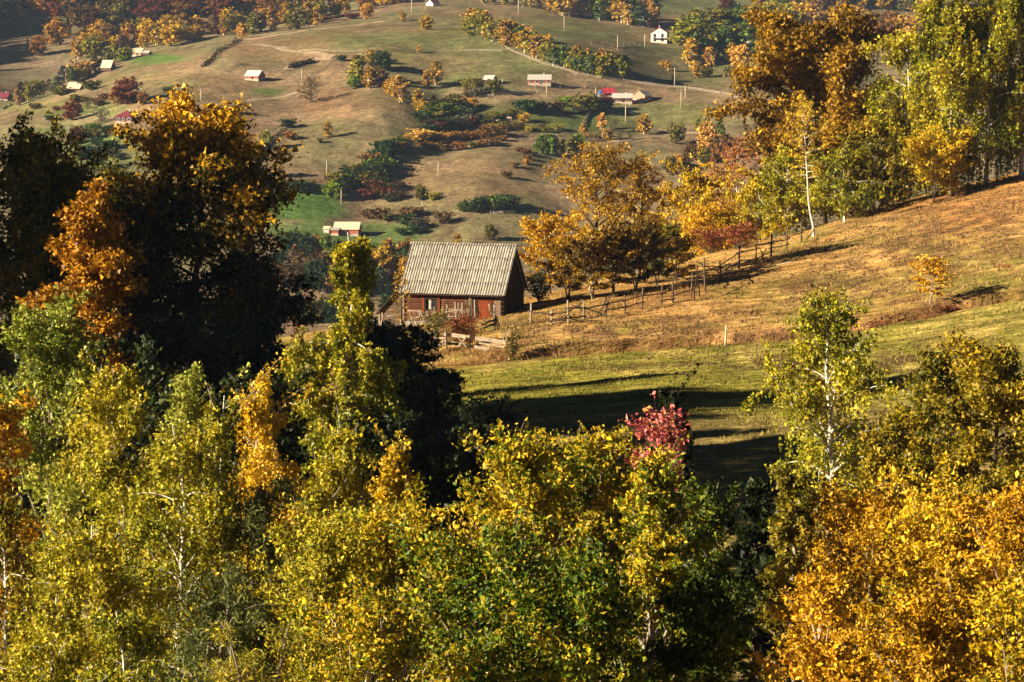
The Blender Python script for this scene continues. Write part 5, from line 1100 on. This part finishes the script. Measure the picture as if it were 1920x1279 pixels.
belt([(690, 405), (740, 412), (800, 430), (760, 440)], 11, 1, (14, 24), ['bush'], ['brown', 'olive', 'tan', 'grey', 'dgreen'], 'brownish bush between the red-walled house and the barn roof', 'bushes by the red-walled house', jx=12, jy=9, wide=1.3)
belt([(960, 216), (930, 226), (900, 236)], 8, 1, (9, 15), ['bush'], ['olive', 'dgreen', 'olive'], 'small dark orchard bush in the line across the grazing pasture', 'orchard line on the grazing pasture', jx=5, jy=4, wide=1.2)
belt([(930, 244), (980, 244), (1040, 246)], 10, 1, (9, 16), ['bush'], ['brown', 'olive', 'yelgreen'], 'tiny shrub scattered below the grazing pasture', 'scattered shrubs under the pasture', jx=8, jy=7, wide=1.1)
belt([(850, 192), (880, 184), (900, 178)], 7, 1, (12, 20), ['bush', 'bare'], ['olive', 'brown', 'grey'], 'thin orchard bush on the slope behind the salmon birches', 'orchard behind the salmon birches', jx=7, jy=6, wide=1.1)
belt([(1012, 290), (1030, 292), (1060, 290), (1088, 288)], 9, 1, (30, 42), ['slim', 'birch'], ['fresh', 'green', 'fresh', 'yelgreen'], 'fresh green birch in the little stand below the pasture wall', 'fresh green birch stand', jx=4, jy=4)
belt([(1108, 264), (1140, 262), (1180, 262)], 6, 1, (14, 24), ['bare', 'birch'], ['grey', 'olive', 'tan'], 'thin greyish sapling in the row above the pale lane', 'saplings above the pale lane', jx=7, jy=4)
belt([(1330, 300), (1360, 290), (1250, 330)], 7, 1, (24, 40), ['round', 'birch'], ['salmon', 'brown', 'tan', 'olive'], 'dusty orange tree half hidden behind the ridge birches', 'trees hidden behind the ridge', jx=10, jy=9)
belt([(985, 290), (1000, 300), (960, 330)], 6, 1, (10, 16), ['bush'], ['brown', 'tan', 'rust'], 'low scrub on the brown slope behind the barn trees', 'scrub behind the barn trees', jx=12, jy=9, wide=1.2)
belt([(545, 480), (600, 486), (660, 500), (720, 500), (760, 490)], 11, 1, (36, 56), ['round', 'birch', 'round'], ['green', 'fresh', 'olive', 'rust', 'gold', 'dgreen', 'yelgreen'], 'mixed tree of the valley wood below the red-walled house', 'upper valley wood', jx=9, jy=8)
belt([(530, 530), (600, 545), (660, 548), (720, 545), (770, 530)], 11, 2, (42, 62), ['round', 'birch', 'round'], ['dgreen', 'olive', 'rust', 'gold', 'brown', 'yelgreen', 'dgreen'], 'mixed autumn tree low in the valley wood beside the lean-to', 'lower valley wood', jx=10, jy=12)
belt([(530, 600), (620, 610), (700, 606), (770, 600)], 9, 1, (46, 66), ['round', 'birch'], ['olive', 'brown', 'gold', 'dgreen', 'tan'], 'tree at the bottom of the valley wood behind the yard fence', 'bottom of the valley wood', jx=10, jy=8)
belt([(150, 262), (180, 250), (210, 244), (170, 290), (215, 300)], 12, 1, (12, 22), ['bush'], ['olive', 'brown', 'dgreen', 'green'], 'garden bush on the slope around the wine-red tree', 'garden bushes under the red trees', jx=16, jy=12, wide=1.3)
belt([(150, 190), (180, 196), (210, 184), (160, 205)], 8, 1, (10, 18), ['bush', 'bare'], ['olive', 'brown', 'grey'], 'small bush between the straw-roofed barn and the red beech', 'bushes by the straw-roofed barn', jx=10, jy=6, wide=1.3)
belt([(100, 225), (160, 212), (60, 205)], 6, 1, (8, 14), ['bush'], ['brown', 'olive', 'dgreen'], 'low bush along the hedge bank under the crest', 'bushes along the hedge bank', jx=10, jy=5, wide=1.4)

belt([(-75, 130), (-55, 110), (-40, 90), (-22, 70), (-14, 48)], 12, 2, (54, 76), ['conifer', 'conifer', 'round'], ['spruce', 'dgreen'], '', 'unseen wood added for shade', jx=5, jy=8, wide=1.2)  # unseen trees added to throw shade on the valley corner
# --- houses
M['w_white'] = noise_material('white_render', (0.66, 0.60, 0.52), (0.80, 0.74, 0.66), 1.5, bump=.05)
M['w_pink'] = noise_material('pinkish_boards', (0.42, 0.20, 0.13), (0.58, 0.32, 0.22), 2, (3, 3, .5), bump=.1)
M['w_red'] = noise_material('red_boards', (0.32, 0.07, 0.045), (0.48, 0.14, 0.09), 2, (3, 3, .5), bump=.1)
M['w_darkred'] = noise_material('dark_red_boards', (0.10, 0.03, 0.03), (0.17, 0.05, 0.045), 2, (3, 3, .5), bump=.1)
M['w_brown'] = noise_material('brown_boards', (0.09, 0.05, 0.035), (0.18, 0.11, 0.07), 2, (3, 3, .5), bump=.1)
M['w_stone'] = noise_material('pale_plinth', (0.40, 0.34, 0.27), (0.56, 0.49, 0.40), 2, bump=.1)
M['r_grey'] = noise_material('grey_sheet_roof', (0.34, 0.32, 0.29), (0.50, 0.47, 0.43), 2.5, (3, 1, 1), bump=.1)
M['r_blue'] = noise_material('bluish_sheet_roof', (0.38, 0.42, 0.42), (0.52, 0.56, 0.55), 2.5, (3, 1, 1), bump=.1)
M['r_straw'] = noise_material('bleached_shingle_roof', (0.50, 0.40, 0.28), (0.68, 0.57, 0.42), 2.5, (3, 1, 1), bump=.1)
M['r_red'] = noise_material('red_metal_roof', (0.34, 0.025, 0.045), (0.46, 0.045, 0.065), 2, rough=.5, bump=.05)
M['r_wine'] = noise_material('wine_metal_roof', (0.15, 0.025, 0.045), (0.22, 0.045, 0.065), 2, rough=.5, bump=.05)
M['tarp'] = noise_material('blue_tarpaulin', (0.02, 0.14, 0.42), (0.05, 0.22, 0.58), 1.2, rough=.5)
def house(name, label, cat, px, py, wpx, wall_px, roof_px, depth, yaw, mw, mr, windows=0, hip=False, door=True, plinth=True, gable_front=False, over=.35):
    p = cast(px, py, FAR_MIN); k_ = p[1] / F
    w, hw_, hr = wpx * k_, wall_px * k_, roof_px * k_
    root = empty(name, (p[0], p[1], p[2] - .1), math.radians(yaw), label, cat)
    L, Dp = w / 2, depth / 2
    mb = MB(); mb.box((0, 0, hw_ / 2), (2 * L, 2 * Dp, hw_))
    if not hip:     # gable triangles stand on the end walls
        for sx in (-1, 1):
            x0 = sx * L; x1 = sx * (L - .15)
            V = [(x0, -Dp, hw_), (x0, Dp, hw_), (x0, 0, hw_ + hr * .93), (x1, -Dp, hw_), (x1, Dp, hw_), (x1, 0, hw_ + hr * .93)]
            mb.add(V, [[0, 1, 4, 3], [1, 2, 5, 4], [2, 0, 3, 5]], [[0, 2, 1], [3, 4, 5]])
    mb.build('wall', M[mw], root)
    if plinth:
        mb = MB(); mb.box((0, 0, -.35), (2 * L + .12, 2 * Dp + .12, 1.3)); mb.build('plinth', M['w_stone'], root)
    mb = MB(); o = over; th = .14
    if hip:
        rl = max(L - Dp, .3)
        V = [(-L - o, -Dp - o, hw_), (L + o, -Dp - o, hw_), (L + o, Dp + o, hw_), (-L - o, Dp + o, hw_), (-rl, 0, hw_ + hr), (rl, 0, hw_ + hr)]
        mb.add(V, [[0, 1, 5, 4], [2, 3, 4, 5], [3, 2, 1, 0]], [[1, 2, 5], [3, 0, 4]])
        mb.build('roof', M[mr], root)
    else:
        sl_ = hr / Dp
        for sy in (-1, 1):
            mb = MB(); e = (sy * (Dp + o), hw_ - o * sl_ * .6); r_ = (0, hw_ + hr)
            V = []
            for x in (-L - o, L + o):
                for (yy, zz) in (e, r_): V += [(x, yy, zz), (x, yy, zz + th)]
            mb.add(V, [[0, 2, 3, 1], [4, 5, 7, 6], [1, 3, 7, 5], [0, 4, 6, 2], [0, 1, 5, 4], [2, 6, 7, 3]]); mb.build('roof_slope', M[mr], root)
    if windows:
        ww, wh = min(.9, w / (windows * 2.2)), min(1.1, hw_ * .42)
        for q in range(windows):
            x = -L + (q + .5) * 2 * L / windows
            if gable_front: continue
            f_ = MB(); f_.box((x, -Dp - .03, hw_ * .55), (ww + .2, .08, wh + .2)); fo = f_.build('window', M['w_white'], root)
            g_ = MB(); g_.box((x, -Dp - .075, hw_ * .55), (ww, .03, wh)); g_.build('pane', M['dark_glass'], fo)
    if windows or gable_front:
        mb = MB(); mb.box((L * .35, .35, hw_ + hr * .92), (.55, .55, hr * .6 + .5)); mb.build('chimney', M['w_stone'], root)
    if door and not gable_front:
        mb = MB(); mb.box((L * .12, -Dp - .03, min(.95, hw_ * .45)), (.95, .07, min(1.9, hw_ * .9))); mb.build('door', M['dark_wood'], root)
    return root, L, Dp, hw_, hr
house('hay_barn', 'hay barn with a bleached straw-coloured roof above olive thickets', 'barn', 143, 170, 26, 5, 11, 6.5, -16, 'w_brown', 'r_straw', door=False, plinth=False)
house('hay_barn', 'hay barn with a pale steep roof and dark gable near the crest path', 'barn', 203, 132, 20, 6, 13, 5.5, -20, 'w_brown', 'r_straw', door=False, plinth=False)
r_, *_ = house('crest_cottage', 'pink-walled cottage with a greyish roof on the crest below the golden trees', 'house', 260, 104, 18, 6, 7, 5.5, -14, 'w_pink', 'r_straw', windows=1)
house('shed', 'low dark shed beside the pink-walled crest cottage', 'shed', 276, 103, 11, 4, 4, 4, -14, 'w_brown', 'r_grey', door=False, plinth=False)
house('field_barn', 'red-walled barn with a pale bluish roof alone on the brown slope', 'barn', 478, 148, 27, 6, 10, 6.5, -20, 'w_red', 'r_blue', door=True)
house('purple_roof_house', 'white-windowed house with a wine-red hipped roof beside the golden lime top', 'house', 238, 228, 32, 10, 11, 7.0, -14, 'w_darkred', 'r_wine', windows=3, hip=True)
house('cottage', 'pale-roofed cottage peeping over the golden top of the lime tree', 'house', 358, 208, 22, 6, 7, 5.0, -8, 'w_pink', 'r_grey', windows=2)
house('small_barn', 'small barn with a pinkish grey roof behind olive orchard trees', 'barn', 919, 156, 18, 7, 8, 6.0, -18, 'w_darkred', 'r_grey', windows=0)
house('long_farmhouse', 'long orange-red farmhouse with a whitish roof on the green slope', 'house', 1012, 157, 42, 8, 9, 6.5, -3, 'w_red', 'r_grey', windows=4)
house('red_roof_shed', 'shed under a bright red sheet roof at the back of the farmstead', 'shed', 1141, 180, 20, 6, 9, 6.0, 4, 'w_darkred', 'r_red', door=False)
house('farm_stable', 'dark red stable with a long grey roof at the front of the farmstead', 'barn', 1167, 191, 36, 8, 8, 6.0, -3, 'w_darkred', 'r_grey', windows=2)
root, L, Dp, hw_, hr = house('gable_cottage', 'pinkish plank cottage showing its gable at the end of the farmstead', 'house', 1204, 187, 22, 8, 9, 6.0, 52, 'w_pink', 'r_straw', door=False)
root, L, Dp, hw_, hr = house('white_house', 'white two-storey house with a red roof and dark openings on the upper pasture', 'house', 1237, 80, 22, 19, 10, 7.5, 78, 'w_white', 'r_red', door=False, gable_front=True)
for (yy, zz) in [(-.22, .70), (.26, .70), (-.22, .32), (.26, .32)]:
    f_ = MB(); f_.box((-L - .03, yy * 2 * Dp, zz * hw_), (.08, 1.15, 1.75)); fo = f_.build('window', M['w_brown'], root)
    g_ = MB(); g_.box((-L - .085, yy * 2 * Dp, zz * hw_), (.03, 1.0, 1.6)); g_.build('pane', M['dark_glass'], fo)
mb = MB(); mb.box((-L - .7, 0, .48 * hw_), (1.4, 2 * Dp * .9, .12)); mb.build('balcony', M['w_white'], root)
root, *_ = house('red_walled_house', 'red-walled farmhouse with a pale roof above the valley wood', 'house', 652, 438, 46, 10, 12, 6.5, -6, 'w_red', 'r_straw', windows=0)
house('side_shed', 'red lean shed with a whitish roof joined beside the red-walled farmhouse', 'shed', 630, 438, 13, 8, 4, 5.0, -6, 'w_red', 'r_grey', door=False)
house('white_hut', 'small whitish hut on the green field beside the red-walled farmhouse', 'hut', 614, 434, 10, 6, 4, 3.5, -10, 'w_white', 'r_straw', door=False)
house('edge_house', 'dark wine-roofed house at the picture edge under the crest', 'house', 8, 187, 22, 5, 8, 6.5, -12, 'w_darkred', 'r_wine', windows=1)
house('skyline_house', 'white house with a dark roof half hidden by the skyline pasture', 'house', 812, 11, 16, 5, 7, 6.0, 40, 'w_white', 'w_darkred', windows=0, door=False)
house('corner_house', 'small white house high in the corner above the shadowed valley', 'house', 50, 24, 12, 5, 5, 5.0, -15, 'w_white', 'r_grey', windows=0, door=False)
house('stone_hut', 'tiny whitish hut at the edge of the field fence below the farmhouse', 'hut', 1117, 192 - 6, 12, 5, 3, 3.5, -4, 'w_white', 'r_grey', door=False)
p = cast(1135, 180, FAR_MIN); mb = MB()
xs = np.linspace(-1.6, 1.6, 9); V = []; 
for y in np.linspace(-1.5, 1.5, 7):
    for x in xs: V.append((x, y, max(0.0, 2.2 * (1 - (x / 1.7) ** 2) ** .5 * (1 - (y / 1.9) ** 4)) if abs(x) < 1.69 else 0))
V = np.array(V); i_ = np.arange(63).reshape(7, 9); f = np.stack([i_[:-1, :-1], i_[:-1, 1:], i_[1:, 1:], i_[1:, :-1]], -1).reshape(-1, 4)
tag(link('haystack_cover', mesh_np('haystack_cover', V, f, smooth=True), M['tarp'], None, p + np.array([-1.5, -1, 0])), 'bright blue tarpaulin over a stack beside the red-roofed shed', 'tarpaulin')

# --- power poles
def power_pole(px, yf, yh, arm, label):
    p = cast(px, yf, FAR_MIN); h = (yf - yh) * p[1] / F
    root = empty('utility_pole', p, RF.uniform(-.3, .3), label, 'pole', 'power poles on the far hillside')
    mb = MB(); mb.tube([[0, 0, -.5], [0, 0, h * .5], [0, 0, h]], [.22, .19, .15], 7); mb.build('post', M['pale_wood'], root, smooth=True)
    if arm:
        mb = MB(); mb.box((0, -.16, h - .35), (3.2, .16, .18)); mb.build('crossarm', M['grey_wood'], root)
        mb = MB()
        for x in (-1.4, 0, 1.4): mb.tube([[x, -.16, h - .26], [x, -.16, h + .12]], [.09, .06], 6)
        mb.build('insulator', M['w_white'], root)
    else:
        mb = MB()
        for q in (.3, .7): mb.tube([[-.12, -.2, h - q], [-.12, -.2, h - q + .25]], [.07, .05], 6)
        mb.build('insulator', M['w_white'], root)
for a in [(1158, 95, 66, 0, 'power pole on the upper pasture left of the white house fence'), (1058, 58, 28, 0, 'power pole in the open pasture under the skyline birches'), (1209, 88, 64, 0, 'power pole close beside the white house'),
          (1265, 162, 126, 0, 'tall power pole in the shaded field by the tiny gold sapling'), (1285, 185, 160, 0, 'power pole beside the lane behind the crossarm pole'), (1277, 203, 168, 1, 'power pole with a crossarm right of the gable cottage'), (1173, 230, 196, 1, 'power pole with a crossarm below the dark red stable'),
          (1385, 187, 158, 0, 'power pole at the fence corner close to the great oak'), (1117, 182, 164, 0, 'short pole at the tiny whitish hut'), (942, 174, 147, 0, 'power pole beside the small barn in the orchard'), (1025, 182, 158, 0, 'short power pole before the long farmhouse'),
          (613, 333, 300, 0, 'power pole above the green field hedge'), (822, 332, 303, 0, 'power pole on the pinkish bare slope'), (640, 382, 355, 0, 'power pole by the bright yellow-green tree'), (792, 398, 376, 0, 'short power pole under the olive-yellow tree'), (925, 400, 378, 0, 'power pole at the dark thicket above the barn'),
          (1036, 292, 252, 1, 'power pole with a crossarm in the fresh green birch stand'), (566, 154, 129, 0, 'slender pole beside the bare brown tree'), (377, 188, 166, 0, 'slender pole on the brown slope above the lime tree'), (772, 25, -4, 0, 'pole on the skyline left of the dark-roofed house'), (799, 18, -8, 0, 'pole on the skyline beside the dark-roofed house'), (972, 28, -6, 0, 'pole on the domed skyline pasture'), (150, 300, 268, 0, 'pale pole above the dark alder'), (130, 265, 238, 0, 'pale pole before the wine-red tree')]:
    power_pole(*a)
# one sagging wire between two of them
p0 = cast(613, 333, FAR_MIN); p1 = cast(822, 332, FAR_MIN)
# --- far field fences: posts and two rails
fence_post = MB(); fence_post.tube([[0, 0, -.3], [0, 0, 1.3]], [.13, .11], 5); FPM = fence_post.mesh('post', True); FPM.materials.append(M['grey_wood'])
def far_fence(pts, label, step=5.0, solid=False, mat='grey_wood'):
    P = np.array([cast(x, y, FAR_MIN) for x, y in pts]); seg = np.linalg.norm(np.diff(P[:, :2], axis=0), axis=1); cum = np.concatenate([[0], np.cumsum(seg)])
    n = max(3, int(cum[-1] / step)); s = np.linspace(0, cum[-1], n); Q = np.column_stack([np.interp(s, cum, P[:, 0]), np.interp(s, cum, P[:, 1])]); Q = np.column_stack([Q, H(Q[:, 0], Q[:, 1])])
    root = empty('field_fence', Q[0], 0, label, 'fence')
    for q in Q: o = link('post', FPM, None, root, q - Q[0]); o.rotation_euler = (RF.uniform(-.08, .08), RF.uniform(-.08, .08), 0)
    for h in ((.45, .95) if not solid else (.3, .6, .9)):
        for a in range(n - 1):
            mb = MB(); mb.bar(Q[a] - Q[0] + (0, 0, h + RF.uniform(-.08, .08)), Q[a + 1] - Q[0] + (0, 0, h + RF.uniform(-.08, .08)), .09, .16 if not solid else .24); mb.build('rail', M[mat], root)
far_fence([(560, 98), (640, 100), (720, 99), (800, 97), (870, 97), (940, 98)], 'thin grey fence running level across the green hilltop field', 8)
far_fence([(950, 92), (1010, 118), (1070, 138), (1130, 148), (1170, 153)], 'pale fence along the lower side of the slanting birch row', 8)
far_fence([(1170, 153), (1230, 161), (1290, 167), (1340, 175), (1392, 187)], 'whitish fence along the lane behind the farmstead', 8, False, 'grey_wood')
far_fence([(1350, 177), (1375, 173), (1400, 168)], 'short pale fence meeting the lane corner near the oak', 6, False, 'pale_wood')
far_fence([(895, 184), (930, 180), (970, 177), (1005, 176)], 'pale plank fence curving below the orchard and small barn', 5, True, 'pale_wood')
far_fence([(1005, 165), (1060, 167), (1120, 168), (1180, 168)], 'grey fence between the long farmhouse and the farmstead', 8)
far_fence([(1110, 207), (1100, 220), (1090, 238)], 'grey fence dropping from the large olive tree down the slope', 6, True)
far_fence([(1110, 84), (1150, 88), (1200, 86)], 'low fence of small posts in front of the white house', 5)
far_fence([(920, 402), (945, 401), (965, 400)], 'short pale fence at the dark thicket above the barn', 4, True, 'pale_wood')
far_fence([(1160, 268), (1220, 258), (1262, 256)], 'low fence along the pale lane under the farmstead', 6)
# dry hedge banks on the hillside
def hedge(pts, label, seed, colr):
    rs = np.random.RandomState(seed); P = np.array([cast(x, y, FAR_MIN) for x, y in pts]); n = 900; t = rs.rand(n) * (len(P) - 1)
    Q = np.column_stack([np.interp(t, np.arange(len(P)), P[:, c]) for c in range(2)]) + rs.normal(size=(n, 2)) * .7
    Z = H(Q[:, 0], Q[:, 1]) + np.abs(rs.normal(size=n)) * .7; C_ = np.column_stack([Q, Z])
    col = np.array(lin(*colr)) * np.exp(rs.normal(size=(n, 1)) * .3)
    tag(link('hedge', leaf_mesh('hedge', C_ - C_[0], .75, col, rs, .8), M['leaf'], None, C_[0]), label, 'hedge', kind='thing')
hedge([(380, 126), (402, 108), (425, 92), (452, 76)], 'dark hedge bank climbing to the pale orange birch on the crest', 1, (70, 54, 34))
hedge([(10, 206), (45, 190), (80, 172), (115, 154)], 'dark hedge bank below the crest path at the picture edge', 2, (64, 58, 32))
hedge([(478, 305), (490, 285), (505, 268), (535, 246)], 'dark hedge bank beside the pale yellow birch', 3, (74, 60, 44))
hedge([(545, 128), (560, 122), (590, 117)], 'dark cut bank above the cart track bend', 4, (58, 42, 28))
# --- grazing cows (a few pixels each)
def cow(px, py, rz, label, white):
    p = cast(px, py, FAR_MIN)
    me = bpy.data.meshes.new('cow')
    J = [((0, 0, 1.05), .36), ((.55, 0, 1.1), .36), ((-.6, 0, 1.08), .36), ((.95, 0, 1.25), .22), ((1.3, 0, 1.0), .17), ((1.55, 0, .8), .11), ((.55, .2, .6), .11), ((.55, .2, .02), .07), ((.55, -.2, .6), .11), ((.55, -.2, .02), .07), ((-.6, .22, .62), .13), ((-.66, .22, .02), .07), ((-.6, -.22, .62), .13), ((-.66, -.22, .02), .07), ((-.98, 0, 1.1), .05), ((-1.05, 0, .6), .03)]
    E = [(0, 1), (0, 2), (1, 3), (3, 4), (4, 5), (1, 6), (6, 7), (1, 8), (8, 9), (2, 10), (10, 11), (2, 12), (12, 13), (2, 14), (14, 15)]
    me.from_pydata([j[0] for j in J], E, []); o = bpy.data.objects.new('cow', me); COL.objects.link(o)
    md = o.modifiers.new('skin', 'SKIN'); me.skin_vertices[0].data[0].use_root = True
    for i_, j in enumerate(J): me.skin_vertices[0].data[i_].radius = (j[1], j[1])
    o.modifiers.new('sub', 'SUBSURF').levels = 1; o.modifiers['sub'].render_levels = 1
    o.location = [float(c) for c in p]; o.rotation_euler = (0, 0, rz); me.materials.append(M['cow_w' if white else 'cow_b'])
    tag(o, label, 'cow', 'cows on the grazing pasture')
M['cow_w'] = noise_material('cream_hide', (0.30, 0.16, 0.09), (0.72, 0.64, 0.54), 1.6, bump=0, lo=.42, hi=.5); M['cow_b'] = noise_material('brown_hide', (0.16, 0.08, 0.05), (0.62, 0.5, 0.4), 1.4, bump=0, lo=.45, hi=.55)
cow(1008, 209, .4, 'cream and brown cow by the grey-green thorn clump', True); cow(1020, 206, 2.6, 'pale cow highest of the group by the thorns', True); cow(1028, 208, .9, 'pale cow at the end of the group by the thorns', True)
cow(934, 231, .3, 'brownish cow farther down the grazing pasture', False); cow(956, 226, 2.9, 'pale cow between the orchard line and the yellow bush', True)

# ------------------------------------------------------------------ haze: the air between the meadow and the far hill
hz, nt, out = new_mat('valley_air')
pv = N(nt, 'ShaderNodeVolumePrincipled'); pv.inputs['Density'].default_value = HAZE_DENSITY; pv.inputs['Color'].default_value = (0.50, 0.70, 1.0, 1); pv.inputs['Anisotropy'].default_value = 0.0
nt.links.new(pv.outputs[0], out.inputs['Volume'])
zlo = float(GZ.min()) - 1.0; zhi = float(GZ.max()) + 35.0
gx0, gx1 = float(GX.min()) - 5, float(GX.max()) + 5
mb = MB(); mb.box(((gx0 + gx1) / 2, 1497.5, (zlo + zhi) / 2), (gx1 - gx0, 3030, zhi - zlo))
hb = mb.build('haze', hz); tag(hb, 'thin blue autumn haze filling the valley', kind='stuff')
_seen = set(); _t = 0
for _o in bpy.data.meshes: _t += sum(1 for _ in ()) + len(_o.loops) - 2 * len(_o.polygons)
import sys; sys.stderr.write('TRIS %d far trees %d\n' % (_t, FAR_N[0]))
